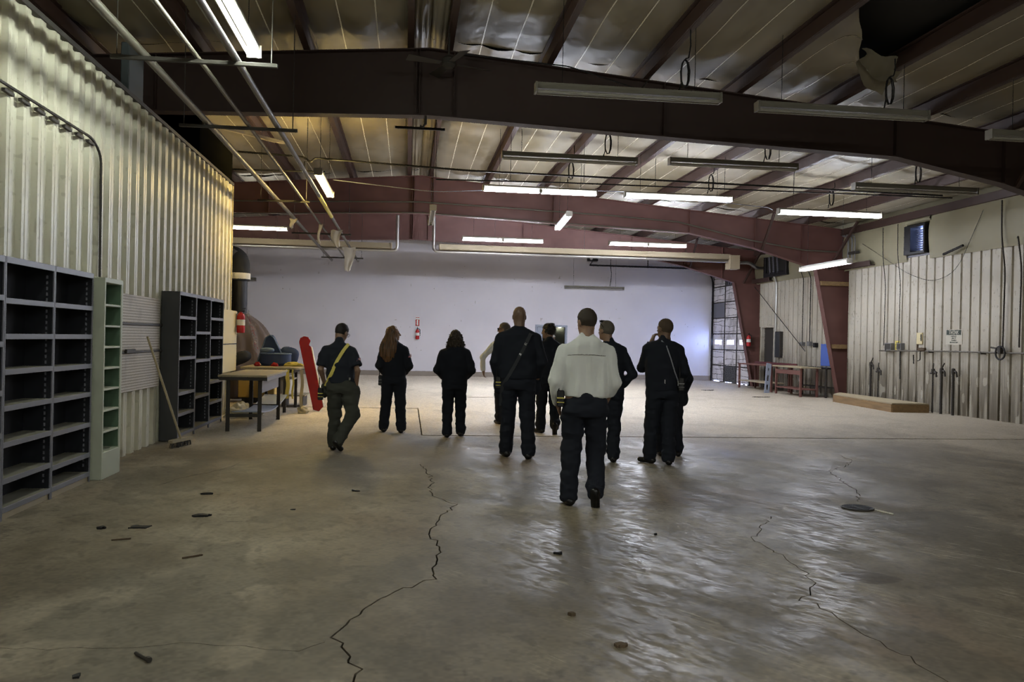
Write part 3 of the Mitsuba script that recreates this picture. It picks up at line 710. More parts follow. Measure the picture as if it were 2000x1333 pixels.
# ceiling fan
k = thing('ceiling_fan', 'dark four blade ceiling fan below the ridge at the nearest frame', 'ceiling fan')
fx, fy, fz = 0.5, 12.0, 5.44
add('rod', tube([(fx, fy, fz), (fx, fy, 5.98)], 0.014, 8), M_iron, k)
add('motor', at(lathe([(0, -0.09), (0.06, -0.085), (0.10, -0.04), (0.10, 0.04), (0.05, 0.09), (0, 0.09)]), t=(fx, fy, fz)), M_iron, k)
for q in range(4):
    a = math.radians(18 + 90 * q)
    bl_ = hullp([(0.12, -0.05, 0), (0.12, 0.05, 0.012), (0.62, -0.075, -0.02), (0.62, 0.075, 0.02), (0.12, -0.05, 0.006), (0.12, 0.05, 0.018), (0.62, -0.075, -0.014), (0.62, 0.075, 0.026)])
    add('blade', at(bl_, t=(fx, fy, fz - 0.03), R=rot((0, 0, 1), math.degrees(a))), M_iron, k, smooth=False)

# ------------------------------------------------------------------ radiant tube heaters near the far frame
def heater(x0, x1, xv, y, z, lab):
    k = thing('tube_heater', lab, 'radiant heater', 'radiant tube heaters')
    s = 1 if x1 > x0 else -1
    add('tube', tube(arc([(xv, y, 5.45), (xv, y, z), (x1, y, z)], 0.16, 8), 0.055, 12), M_silver, k)
    pr = [(-0.26, 0.02), (-0.16, 0.2), (0.16, 0.2), (0.26, 0.02), (0.25, 0.015), (0.15, 0.19), (-0.15, 0.19), (-0.25, 0.015)]
    add('reflector', sweep([(xv + s * 0.2, y + 0.1, z + 0.04), (x1, y + 0.1, z + 0.04)], np.array(pr)), M_tan, k, smooth=False)
    add('end_plate', cbx(xv + s * 0.18, xv + s * 0.2, y - 0.14, y + 0.36, z + 0.05, z + 0.25, 0.004), M_tan, k, smooth=False)
    for t in (0.2, 0.5, 0.85):
        x = xv + (x1 - xv) * t
        add('hanger_rod', tube([(x, y + 0.1, z + 0.2), (x, y + 0.1, ztop(x) + 0.1)], 0.006, 5), M_iron, k)
    return k
heater(-0.39, -8.0, -0.39, 27.4, 4.30, 'silver tube heater with tan reflector on the left of the ridge, before the far frame')
h2 = heater(0.78, 10.8, 0.78, 27.4, 4.32, 'silver tube heater with tan reflector on the right of the ridge, before the far frame')
add('burner_box', cbx(10.75, 11.1, 27.2, 27.65, 4.05, 4.52, 0.01), M_tan, h2, smooth=False, label='tan burner box at the end of the heater')
add('vent_pipe', tube(arc([(11.1, 27.4, 4.28), (11.5, 27.4, 4.30), (11.85, 27.6, 4.15), (12.2, 28.0, 4.18), (12.45, 28.0, 4.18)], 0.15), 0.06, 12), M_steel, h2, label='bent vent pipe to the wall')
k = thing('door_opener', 'small boxed door opener on the overhead track near the far wall', 'door opener')
add('case', cbx(7.1, 7.5, 32.9, 33.15, 4.72, 4.9, 0.01), M_black, k, smooth=False)
add('lens', at(trimesh.creation.icosphere(subdivisions=2, radius=0.06), t=(7.22, 32.9, 4.81)), M_white, k)
cond([(8.1, 33.1, 5.2), (8.05, 33.1, 4.6), (8.12, 33.1, 4.2), (8.05, 33.1, 3.74)], 0.012, M_black, 'thin wavy cord dropping to the fixture on the far wall', rad=0.2)

# duct, header box near the partition top
add('header_box', cbx(XL - 0.7, XL + 0.02, 14.0, YLE - 0.0, LTOP + 0.05, 5.02, 0.01), M_void, smooth=False, label='dark box on top of the end of the corrugated partition', cat='box')
add('header_shelf', cat_(bar((-3.355, 14.1, 4.9), (-2.3, 15.6, 4.98), 0.06, 0.05), bar((-3.35, 14.3, 4.95), (-2.4, 15.3, 4.92), 0.05, 0.03)), M_tan, smooth=False, label='short pale strut slanting above the partition top', cat='strut')
add('sheet_metal_duct', cbx(XL - 0.08, XL + 0.02, 10.55, 11.1, LTOP + 0.046, 4.97, 0.01), M_duct, smooth=False, label='dark blue-grey upright duct above the partition at the nearest frame', cat='duct')

# ------------------------------------------------------------------ conduits, board and rails on the partition
LC = cond([(XL + 0.07, 5.0, 3.51), (XL + 0.07, 9.3, 3.52), (XL + 0.07, 9.55, 3.4), (XL + 0.07, 9.58, 2.05)], 0.014, M_iron, 'thin grey conduit bent down the corrugated partition', rad=0.2)
for i in range(8):
    y = 7.05 + 0.3048 * i
    add('spacer', bar((XL + 0.06, y, 3.47), (XL + 0.06, y + 0.17, 3.465), 0.03, 0.025), M_iron, LC, smooth=False)
k = thing('slatwall_board', 'off-white grooved board with two dark rails on the partition beside the dark shelves', 'board')
add('board', cbx(XL + 0.045, XL + 0.065, 10.3, 11.86, 0.77, 1.95, 0.004), M_peg, k, smooth=False)
for z in (1.595, 1.25):
    add('rail', cbx(XL + 0.065, XL + 0.085, 10.3, 11.92, z - 0.016, z + 0.016, 0.004), M_iron, k, smooth=False)
add('clamp', cbx(XL + 0.085, XL + 0.11, 10.4, 10.72, 1.24, 1.29, 0.004), M_iron, k, smooth=False)
k = thing('end_board', 'cream painted board covering the end of the partition, above the work table', 'board')
add('board', cbx(XL + 0.045, XL + 0.17, 15.3, YLE - 0.03, 0.8, 1.93, 0.006), M_cream, k, smooth=False)
add('seam', cbx(XL + 0.165, XL + 0.175, 15.3, YLE - 0.03, 1.30, 1.32, 0.002), M_iron, k, smooth=False)

# ------------------------------------------------------------------ steel shelving
def shelving(y0, w, h, zs, lab, group, dep=0.243, side=False, kick=0.09):
    k = thing('steel_shelving', lab, 'shelving', group)
    xf_, xb = -3.10, -3.10 - dep
    y1 = y0 + w
    add('back_panel', cbx(xb - 0.004, xb, y0, y1, 0.02, h, 0.001), M_shelfdark, k, smooth=False)
    for y, sgn in ((y0, 1), (y1, -1)):
        add('side_panel', cbx(xb, xf_ - 0.002, min(y, y + sgn * 0.006), max(y, y + sgn * 0.006), 0.01, h, 0.001), M_shelfside if side and sgn > 0 else M_shelfdark, k, smooth=False)
        add('upright', cbx(xf_ - 0.012, xf_, min(y, y + sgn * 0.018), max(y, y + sgn * 0.018), 0.0, h, 0.002), M_ltgray, k, smooth=False)
    sl = []
    for z in np.arange(0.15, h - 0.08, 0.05):
        sl.append(bx(xf_ - 0.07, xf_ - 0.055, y1 - 0.009, y1 - 0.007, z, z + 0.028))
    add('slot_strip', cat_(*sl), M_ltgray, k, smooth=False, kind='stuff', label='pale rows of adjustment slots')
    for z in zs:
        o = add('shelf', cbx(xb + 0.002, xf_ - 0.006, y0 + 0.007, y1 - 0.007, z - 0.03, z, 0.002), M_shelfdust, k, smooth=False)
        add('front_lip', cbx(xf_ - 0.008, xf_ + 0.0015, y0 + 0.016, y1 - 0.016, z - 0.042, z + 0.003, 0.002), M_ltgray, o, smooth=False)
    add('top', cbx(xb, xf_ - 0.002, y0 + 0.007, y1 - 0.007, h - 0.03, h, 0.002), M_shelfdark, k, smooth=False)
    add('front_rail', cbx(xf_ - 0.008, xf_ + 0.0015, y0 + 0.016, y1 - 0.016, h - 0.05, h + 0.002, 0.002), M_ltgray, k, smooth=False)
    add('kick_plate', cbx(xf_ - 0.03, xf_ - 0.018, y0 + 0.01, y1 - 0.01, 0, kick - 0.03, 0.002), M_tan, k, smooth=False)
HS = 2.065
S1 = [0.10, 0.325, 0.61, 0.895, 1.18, 1.46, 1.74]
SB = 6.943
shelving(SB - 0.92, 0.914, HS, [0.10, 0.36, 0.69, 1.02, 1.40, 1.76], 'dark steel shelving bay cut by the left edge of the picture', 'near steel shelving bays')
shelving(SB, 0.914, HS, S1, 'dark steel shelving bay with seven shelves, second bay of the near run', 'near steel shelving bays')
shelving(SB + 0.92, 0.914, HS, [0.10, 0.29, 0.59, 0.89, 1.17, 1.46, 1.74], 'dark steel shelving bay beside the narrow green bookcase', 'near steel shelving bays')
SC = 11.967
shelving(SC, 0.914, HS, [0.10, 0.38, 0.67, 1.16, 1.45, 1.73], 'dark steel shelving bay with a broom leaning before it', 'far steel shelving bays', side=True)
shelving(SC + 0.92, 0.914, HS, [0.10, 0.56, 1.10, 1.52], 'dark steel shelving bay, middle of the far run', 'far steel shelving bays')
shelving(SC + 1.84, 0.914, HS, [0.10, 0.40, 0.73, 1.12, 1.45, 1.75], 'dark steel shelving bay beside the metal work table', 'far steel shelving bays')

# narrow bookcase
k = thing('narrow_bookcase', 'narrow pale bookcase with green inside between shelving and slat board', 'bookcase')
bx0, bx1, by0, by1, bh = -3.32, -3.02, 8.86, 9.40, 2.04
for a, b in ((by0, by0 + 0.03), (by1 - 0.045, by1)):
    add('side', cbx(bx0, bx1, a, b, 0, bh, 0.004), M_palegreen, k, smooth=False)
add('back', cbx(bx0, bx0 + 0.01, by0, by1, 0, bh, 0.002), M_green, k, smooth=False)
add('inner_side', cbx(bx0 + 0.01, bx1 - 0.01, by1 - 0.05, by1 - 0.044, 0.28, bh - 0.04, 0.001), M_green, k, smooth=False)
add('top', cbx(bx0, bx1, by0, by1, bh - 0.05, bh, 0.004), M_palegreen, k, smooth=False)
add('plinth', cbx(bx0, bx1, by0 + 0.03, by1, 0, 0.27, 0.004), M_palegreen, k, smooth=False)
for z in np.linspace(0.27, bh - 0.05, 9)[1:-1]:
    add('shelf', cbx(bx0 + 0.01, bx1 - 0.008, by0 + 0.03, by1 - 0.045, z - 0.022, z, 0.003), M_palegreen, k, smooth=False)

# broom
k = thing('push_broom', 'push broom with long pale handle leaning toward the partition', 'broom')
bt, bb = np.array([-3.22, 10.95, 1.44]), np.array([-2.92, 11.45, 0.1])
add('handle', tube([bt, bb], 0.015, 10), M_stick, k)
add('head', bar((-3.0, 11.25, 0.09), (-2.86, 11.72, 0.09), 0.06, 0.04), M_ply, k, smooth=False)
br = []
for i in range(60):
    t = rng.random(); p = np.array([-3.0, 11.25, 0.08]) + t * np.array([0.14, 0.47, 0]) + np.array([rng.uniform(-0.025, 0.025), 0, 0])
    br.append(bar(p, p + (rng.normal(0, 0.01), rng.normal(0, 0.012), -0.078), 0.006, 0.006, (1, 0, 0)))
add('bristles', cat_(*br), M_iron, k, smooth=False, kind='stuff')

# ------------------------------------------------------------------ work tables at the left
k = thing('work_table', 'grey metal work table with a sagging board below, beside the dark shelves', 'work table')
tx0, tx1, ty0, ty1, tz = -2.83, -2.12, 13.25, 15.45, 0.84
add('table_top', cbx(tx0 - 0.02, tx1 + 0.0, ty0 - 0.06, ty1, tz, tz + 0.03, 0.004), M_ply, k, smooth=False)
add('skirt', cbx(tx0, tx1 + 0.002, ty0 - 0.05, ty0 - 0.04, tz - 0.05, tz, 0.002), M_iron, k, smooth=False)
add('skirt', cbx(tx1 - 0.012, tx1, ty0 - 0.04, ty1 - 0.2, tz - 0.06, tz, 0.002), M_ltgray, k, smooth=False)
for x, y in ((tx0 + 0.12, ty0 + 0.04), (tx1 - 0.12, ty0 + 0.06), (tx1 - 0.12, ty1 - 0.25), (tx0 + 0.12, ty1 - 0.25)):
    add('leg', cat_(cbx(x - 0.03, x + 0.03, y - 0.004, y + 0.004, 0, tz, 0.002), cbx(x - 0.03, x - 0.022, y, y + 0.05, 0, tz, 0.002)), M_iron, k, smooth=False)
for yy in (ty0 + 0.05, ty1 - 0.26):
    add('stretcher', cbx(tx0 + 0.12, tx1 - 0.12, yy, yy + 0.02, 0.22, 0.27, 0.003), M_iron, k, smooth=False)
def bentboard(a, b, w, sag, th=0.02, n=10):
    a, b = np.array(a), np.array(b)
    P = [a + (b - a) * t + np.array([0, 0, -sag * math.sin(math.pi * t)]) for t in np.linspace(0, 1, n)]
    return sweep(P, [(-w / 2, -th / 2), (w / 2, -th / 2), (w / 2, th / 2), (-w / 2, th / 2)])
add('apron_sheet', cbx(tx1 - 0.13, tx1 - 0.12, ty0 + 0.1, ty1 - 0.25, tz - 0.26, tz - 0.06, 0.002), M_ltgray, k, smooth=False, label='pale metal sheet below the top')
add('sagging_board', bentboard((-2.45, ty0 + 0.1, 0.30), (-2.45, 16.3, 0.36), 0.42, 0.10), M_slate, k, smooth=25, label='warped grey board on the lower stretchers')
k = thing('folding_table', 'brown topped folding table piled with blue chair parts', 'table')
fx0, fx1, fy0, fy1, fz_ = -3.15, -2.02, 16.35, 18.6, 0.86
pp = sbox(fx0, fy0, fx1, fy1).buffer(-0.15).buffer(0.15)
add('table_top', prism(pp, 0.035, 'xy', fz_), M_ply, k, smooth=False)
add('skirt', prism(sbox(fx0 + 0.1, fy0 + 0.1, fx1 - 0.12, fy1 - 0.1), 0.07, 'xy', fz_ - 0.05), M_iron, k, smooth=False)
for x, y in ((-2.33, 16.6), (-2.27, 17.75), (-2.95, 16.6), (-2.95, 18.3)):
    add('leg', cbx(x - 0.028, x + 0.028, y - 0.028, y + 0.028, 0, fz_ - 0.05, 0.004), M_iron, k, smooth=False)
add('shelf', cbx(-2.95, -2.25, 16.62, 17.9, 0.60, 0.63, 0.004), M_tan, k, smooth=False)
# straps hanging from the folding table
for x, y, w, L, m, lab in ((-2.24, 16.33, 0.07, 0.55, M_yellow, 'yellowish strap hanging from the folding table edge, left one'), (-2.15, 16.4, 0.035, 0.56, M_yellow, 'narrow yellowish strap hanging from the folding table edge'), (-1.99, 16.45, 0.06, 0.82, M_cloth, 'long beige cloth strip hanging to the floor at the table corner')):
    P = [(x + 0.012 * math.sin(t * 9 + x * 7), y - 0.02, fz_ - 0.02 - L * t) for t in np.linspace(0, 1, 9)]
    add('strap', sweep(P, [(-w / 2, -0.004), (w / 2, -0.004), (w / 2, 0.004), (-w / 2, 0.004)], up=(0, 1, 0)), m, smooth=25, label=lab, cat='strap')
def lump(c, r, seed, amp=0.25, sub=3, flat=True):
    m = trimesh.creation.icosphere(subdivisions=sub)
    n = meshkit.noise(m.vertices * 2.3 + seed, seed)
    v = m.vertices * (1 - amp + 2 * amp * n[:, None]) * np.asarray(r)
    if flat: v[:, 2] = np.maximum(v[:, 2], -r[2] * 0.55)
    m.vertices = v + np.asarray(c)
    if flat: m.vertices[:, 2] += r[2] * 0.55 - (c[2] - c[2])
    return m
add('rag_heap', lump((-1.95, 16.45, 0.0), (0.1, 0.1, 0.09), 4, 0.4), M_cloth, smooth=True, label='small heap of beige cloth on the floor under the hanging strip', cat='cloth')
# red board
k = thing('red_board', 'tall red painted wooden board with a rounded notched top leaning by the table', 'wooden board')
pts = [(-1.82, 0.03), (-1.71, 0.0), (-1.63, 0.09), (-1.89, 1.27), (-1.93, 1.31), (-1.90, 1.39), (-1.95, 1.465), (-2.03, 1.48), (-2.10, 1.44), (-2.12, 1.36)]
pl = Polygon(pts).buffer(0.012).buffer(-0.012)
add('board', prism(pl, 0.05, 'xz', 16.95), M_redpaint, k, smooth=False)
add('pale_edge', prism(Polygon([(-1.63, 0.09), (-1.89, 1.27), (-1.875, 1.275), (-1.615, 0.1)]), 0.10, 'xz', 17.0), M_rag, k, smooth=False, label='pale raw wooden edge')
# blue upholstered pieces on the table
def ucushion(c, r, m, n, key, lab, cat, R=None, e=2.6, seed=0):
    mm = trimesh.creation.icosphere(subdivisions=4)
    d = mm.vertices; q = (np.abs(d) ** e).sum(1) ** (-1 / e)
    v = d * q[:, None] * np.asarray(r)
    v *= (0.97 + 0.06 * meshkit.noise(v * 6 + seed, seed))[:, None]
    mm.vertices = v
    return at(mm, t=c, R=R)
k = thing('chair', 'blue upholstered round chair lying seat up on the folding table', 'chair')
m = at(lathe([(0, 0), (0.27, 0), (0.30, 0.04), (0.30, 0.2), (0.285, 0.235), (0, 0.25)], n=40), t=(-2.6, 17.2, 0.89)); m.apply_scale((1, 1, 1))
add('cushion', m, M_blue, k)
add('piping', at(trimesh.creation.torus(0.297, 0.012, 40, 8), t=(-2.6, 17.2, 1.12)), M_bluegray, k)
k = thing('chair', 'blue-grey chair with a tall tapered back tilted on the folding table', 'chair')
bp = Polygon([(-3.02, 0.92), (-2.85, 1.44), (-2.80, 1.49), (-2.74, 1.49), (-2.70, 1.45), (-2.50, 1.02), (-2.62, 0.92)]).buffer(0.02).buffer(-0.02)
add('cushion', prism(bp, 0.14, 'xz', 17.62), M_blue, k, smooth=30)
add('rim', sweep([(-3.02, 17.54, 0.94), (-2.86, 17.54, 1.43), (-2.78, 17.54, 1.49), (-2.71, 17.54, 1.44), (-2.50, 17.54, 1.03)], ring(0.014, 6)), M_bluegray, k)
add('chair_cushion', ucushion((-2.42, 17.75, 1.07), (0.2, 0.12, 0.18), M_blue, 0, '', '', '', R=rot((0, 1, 0), 12)), M_blue, smooth=True, label='plump blue cushion behind the round seat on the folding table', cat='cushion')
add('chair_cushion', ucushion((-3.25, 16.85, 1.02), (0.24, 0.2, 0.12), M_charcoal, 0, '', '', '', R=rot((0, 1, 0), -22), seed=5), M_charcoal, smooth=True, label='dark grey cushion at the left end of the folding table', cat='cushion')
add('chair_cushion', ucushion((-2.74, 17.0, 1.19), (0.14, 0.1, 0.05), M_bluegray, 0, '', '', '', seed=9), M_bluegray, smooth=True, label='small pale blue pad on the round seat', cat='cushion')
for x, m, lab in ((-2.55, M_redbright, 'red scrap on the folding table before the round seat'), (-2.88, M_redpaint, 'dull red scrap at the foot of the chair back'), ):
    add('scrap', lump((x, 16.75, 0.882), (0.06, 0.05, 0.05), int(-x * 10), 0.4, 2), m, smooth=True, label=lab, cat='scrap')
add('yellow_bundle', cat_(lump((-2.25, 17.0, 0.882), (0.16, 0.09, 0.05), 3, 0.4), lump((-2.14, 17.05, 0.882), (0.1, 0.06, 0.035), 8, 0.4)), M_yellow, smooth=True, label='crumpled yellow tape bundle at the right end of the folding table', cat='tape')
# under and behind the tables
k = thing('foam_block', 'yellowish foam block with white top on the floor behind the work table', 'foam block')
add('block', cbx(-3.62, -2.85, 18.75, 19.6, 0.12, 0.56, 0.02), M_foam, k, smooth=False)
add('white_top', cbx(-3.62, -2.87, 18.74, 19.6, 0.56, 0.63, 0.01), M_rag, k, smooth=False)
add('base', cbx(-3.55, -2.9, 18.8, 19.55, 0, 0.12, 0.01), M_iron, k, smooth=False)
add('bucket', at(lathe([(0, 0), (0.13, 0), (0.15, 0.38), (0.155, 0.4), (0.14, 0.4), (0.125, 0.02), (0, 0.02)], n=28), t=(-2.56, 18.3, 0.25)), M_rag, smooth=40, label='white bucket under the folding table', cat='bucket')
k = thing('low_bench', 'low bench of grey planks under the folding table', 'bench')
add('seat', cbx(-2.62, -2.1, 17.9, 18.7, 0.22, 0.25, 0.004), M_ply, k, smooth=False)
for x in (-2.55, -2.17): add('leg', cbx(x - 0.03, x + 0.03, 17.95, 18.65, 0, 0.22, 0.004), M_iron, k, smooth=False)
for i, (x, y, r) in enumerate(((-3.0, 15.5, 0.2), (-2.75, 15.95, 0.14), (-3.05, 16.25, 0.18))):
    add('debris_heap', lump((x, y, 0.0), (r, r, r * 0.75), 20 + i, 0.45), M_paper, smooth=True, label=('largest', 'smallest', 'farthest')[i] + ' heap of grey dusty rags on the floor behind the work table', cat='rags', group=None)
# covered machine with black duct
m = trimesh.creation.icosphere(subdivisions=5)
n = meshkit.noise(m.vertices * 3.1 + 4, 2); v = m.vertices.copy()
a = np.arctan2(v[:, 1], v[:, 0])
v *= (1 + 0.05 * np.sin(a * 14 + 3 * n) * (1 - np.abs(v[:, 2])) + 0.05 * (n - 0.5))[:, None]
v[:, 2] = np.where(v[:, 2] > 0, v[:, 2] * 1.12, np.maximum(v[:, 2], -0.9)); v = v * (0.95, 0.8, 1.0) + (-4.05, 20.3, 0.9)
v[:, 2] = np.maximum(v[:, 2], 0.0)
m.vertices = v
k = thing('covered_machine', 'tall rounded machine under a brown cover behind the partition end', 'covered machine')
add('cover', m, M_tarp, k, smooth=True)
k0 = k
DP = arc([(-3.95, 20.3, 1.7), (-3.95, 20.3, 3.3), (-4.9, 20.6, 3.45)], 0.5, 9)
k = add('duct', tube([(-3.95, 20.3, 1.7), (-3.95, 20.3, 2.8)], 0.2, 20), M_black, k, label='thick black duct rising from the cover')
add('elbow', tube(arc([(-3.95, 20.3, 2.75), (-3.95, 20.3, 3.3), (-4.9, 20.6, 3.4)], 0.42, 9), 0.25, 22), M_charcoal, k)
add('band', tube([(-3.95, 20.3, 2.78), (-3.95, 20.3, 2.92)], 0.262, 22), M_rag, k, label='white band around the duct')
add('band', tube([(-4.02, 20.32, 3.24), (-4.12, 20.35, 3.3)], 0.262, 22), M_ltgray, k)
gar = []
for i in range(260):
    t = rng.random(); p = np.array([-3.14 + 0.12 * t + rng.normal(0, 0.02), 17.0 + 0.25 * t + rng.normal(0, 0.03), 1.95 - 0.62 * t ** 1.5 + rng.normal(0, 0.025)])
    d = rng.normal(0, 1, 3); d /= np.linalg.norm(d)
    gar.append(bar(p - d * 0.022, p + d * 0.022, 0.006, 0.002))
k = thing('tinsel_garland', 'silver and red tinsel garland hanging at the partition end', 'garland')
add('silver_tinsel', cat_(*gar[:200]), M_silver, k, smooth=False, kind='stuff')
add('red_tinsel', cat_(*[at(g, t=(0.03, 0.05, -0.16)) for g in gar[200:]]), M_redbright, k, smooth=False, kind='stuff')

def extinguisher(c, lab, R=None):
    k = thing('fire_extinguisher', lab, 'fire extinguisher', 'fire extinguishers')
    def p(n, m, mt, **kw): add(n, at(m, t=c, R=R), mt, k, **kw)
    p('cylinder', lathe([(0, 0), (0.07, 0), (0.075, 0.015), (0.075, 0.30), (0.06, 0.35), (0.028, 0.375), (0.025, 0.40), (0, 0.40)], n=24), M_redbright)
    p('label_band', lathe([(0.0765, 0.14), (0.0765, 0.25), (0.0755, 0.25), (0.0755, 0.14), (0.0765, 0.14)], n=24), M_white)
    p('valve', cat_(cbx(-0.02, 0.02, -0.07, 0.05, 0.40, 0.425, 0.004), bar((0, 0.02, 0.43), (0, -0.09, 0.47), 0.02, 0.012)), M_black, smooth=False)
    p('hose', tube(arc([(0.02, 0, 0.41), (0.10, 0, 0.39), (0.10, -0.01, 0.12)], 0.06), 0.011, 8), M_rubber)
    p('bracket', cbx(-0.03, 0.03, 0.07, 0.085, 0.1, 0.36, 0.003), M_steel, smooth=False)
extinguisher((0.38, YF - 0.09, 1.44), 'red fire extinguisher on the white far wall below its arrow sign')
extinguisher((XL + 0.258, YLE - 0.12, 1.52), 'red fire extinguisher at the end of the corrugated partition', rot((0, 0, 1), 90))
extinguisher((12.1, 28.72, 1.45), 'white banded fire extinguisher on the far red column beside the walk-in door')
k = thing('arrow_sign', 'red sign with a white downward arrow above the extinguisher on the far wall', 'sign')
add('plate', cbx(0.29, 0.46, YF - 0.012, YF - 0.002, 1.95, 2.31, 0.002), M_white, k, smooth=False)
add('red_field', cat_(prism(Polygon([(0.30, 1.96), (0.45, 1.96), (0.45, 2.21), (0.30, 2.21)], [[(0.345, 2.20), (0.345, 2.04), (0.32, 2.04), (0.375, 1.97), (0.43, 2.04), (0.405, 2.04), (0.405, 2.20)]]), 0.004, 'xz', YF - 0.014), bx(0.30, 0.45, YF - 0.016, YF - 0.012, 2.285, 2.30)), M_redbright, k, smooth=False)

# ------------------------------------------------------------------ right wall fittings
def rwy(y): return ry(y)
XP = XR - 0.1
k = thing('wall_pipe', 'long thin rusty pipe along the right wall at waist height', 'pipe')
add('pipe', tube([(XP, ry(20.5), rz(1.42)), (XP, ry(17.9), rz(1.445)), (XP, 13.0, rz(1.44))], 0.017, 8), M_pipe, k)
for y in (20.2, 18.4, 16.6, 14.6):
    add('clamp', cbx(XP - 0.02, XR, ry(y) - 0.02, ry(y) + 0.02, rz(1.40), rz(1.46), 0.004), M_iron, k, smooth=False)
for y, z1, w, dx, lab in ((20.34, 4.6, 0.009, 0, 'black cable dropping to the left socket box on the right wall'), (19.68, 4.6, 0.009, 0.0, 'black cable dropping to the second socket box on the right wall'), (15.97, 4.6, 0.016, 0, 'grey conduit dropping to the hose wheel on the right wall'), (15.5, 3.76, 0.016, 0, 'grey conduit near the right edge of the picture')):
    cond([(XR - 0.17, ry(y), rz(z1)), (XR - 0.16, ry(y), rz(3.8)), (XR - 0.08, ry(y) - 0.02, rz(3.2)), (XR - 0.06, ry(y) + 0.03, rz(1.56))], w, M_rubber if w < 0.01 else M_iron, lab, rad=0.4)
for y0, y1, z0, z1, lab in ((19.98, 20.26, 1.44, 1.62, 'grey twin socket box at the left end of the wall pipe'), (19.54, 19.72, 1.45, 1.62, 'single grey socket box below the second cable on the right wall')):
    k = thing('socket_box', lab, 'socket box')
    add('box', cbx(XR - 0.11, XR, ry(y0), ry(y1), rz(z0), rz(z1), 0.006), M_gray, k, smooth=False)
    add('cover', cbx(XR - 0.115, XR - 0.11, ry(y0) + 0.02, ry(y1) - 0.02, rz(z0) + 0.02, rz(z1) - 0.02, 0.002), M_iron, k, smooth=False)
k = thing('yellow_notice', 'small yellow notice between the two socket boxes', 'notice')
add('plate', cbx(XR - 0.012, XR - 0.002, ry(19.74), ry(19.95), rz(1.45), rz(1.68), 0.002), M_yellow, k, smooth=False)
add('print_line', cat_(*[bx(XR - 0.015, XR - 0.011, ry(19.77), ry(19.92 - 0.03 * (i % 2)), rz(1.49 + 0.045 * i), rz(1.505 + 0.045 * i)) for i in range(4)]), M_ink, k, smooth=False, kind='stuff')
k = thing('switch_plate', 'cream switch plate higher on the right wall beside the sign', 'switch')
add('plate', cbx(XR - 0.03, XR, ry(18.8), ry(19.02), rz(1.6), rz(1.88), 0.005), M_cream, k, smooth=False)
add('rocker', cbx(XR - 0.04, XR - 0.03, ry(18.81), ry(18.85), rz(1.68), rz(1.84), 0.003), M_iron, k, smooth=False)
k = thing('safety_sign', 'white safety sign headed THINK on the right wall', 'sign')
sy0, sy1, sz0, sz1 = ry(17.36), ry(17.93), rz(1.60), rz(1.945)
add('plate', cbx(XR - 0.008, XR + 0.0, sy0, sy1, sz0, sz1, 0.002), M_signw, k, smooth=False)
def wtext(s, yc, z, h, x, m, nm, bold=True):
    t = meshkit.text_mesh(s, h, 0.003, bold)
    v = t.vertices.copy(); w = v[:, 0].max() + v[:, 0].min()
    t = trimesh.Trimesh(np.stack([x - v[:, 2], yc - (v[:, 0] - w / 2), z + v[:, 1]], 1), t.faces, process=False)
    if t.volume < 0: t.invert()
    add(nm, t, m, k, smooth=False)
add('header', cbx(XR - 0.011, XR - 0.008, sy0 + 0.03, sy1 - 0.02, sz1 - 0.125, sz1 - 0.012, 0.001), M_ink, k, smooth=False)
yc = (sy0 + sy1) / 2
wtext('THINK', yc, sz1 - 0.105, 0.078, XR - 0.011, M_signw, 'heading')
for i, s in enumerate(('KEEP ALL', 'SAFETY', 'GUARDS', 'IN POSITION')):
    wtext(s, yc, sz1 - 0.172 - 0.047 * i, 0.031, XR - 0.008, M_ink, 'line')
k = thing('hose_wheel', 'dark coiled hose on a valve on the wall pipe', 'hose')
add('coil', at(cat_(*[trimesh.creation.torus(0.13 + 0.008 * i, 0.012, 26, 8) for i in range(3)]), t=(XP - 0.03, ry(15.98), rz(1.44)), R=rot((0, 1, 0), 90)), M_rubber, k)
add('valve', cat_(cbx(XP - 0.06, XP + 0.02, ry(15.98) - 0.04, ry(15.98) + 0.06, rz(1.42), rz(1.56), 0.01), bar((XP, ry(16.0), rz(1.52)), (XP, ry(16.3), rz(1.55)), 0.03, 0.03)), M_iron, k, smooth=False)
k = thing('pipe_valve', 'rusty tap assembly on the wall pipe with a hooked drop', 'valve')
add('body', cat_(cbx(XP - 0.04, XP + 0.03, ry(18.55), ry(18.8), rz(1.44), rz(1.52), 0.012), bar((XP, ry(18.86), rz(1.44)), (XP, ry(18.86), rz(1.6)), 0.03, 0.03, (1, 0, 0))), M_rust, k, smooth=False)
add('drop', tube(arc([(XP - 0.02, ry(18.72), rz(1.44)), (XP - 0.02, ry(18.72), rz(1.22)), (XP - 0.02, ry(18.82), rz(1.2))], 0.05), 0.012, 8), M_iron, k)
for y, z0, z1, lab in ((19.66, 0.72, 1.42, 'long black rod hanging below the second socket box'), (19.1, 1.12, 1.34, 'short black rod on the right wall below the cream plate')):
    add('hanging_rod', tube([(XR - 0.05, ry(y), rz(z1)), (XR - 0.05, ry(y) - 0.02, rz(z0))], 0.013, 8), M_rubber, label=lab, cat='rod')
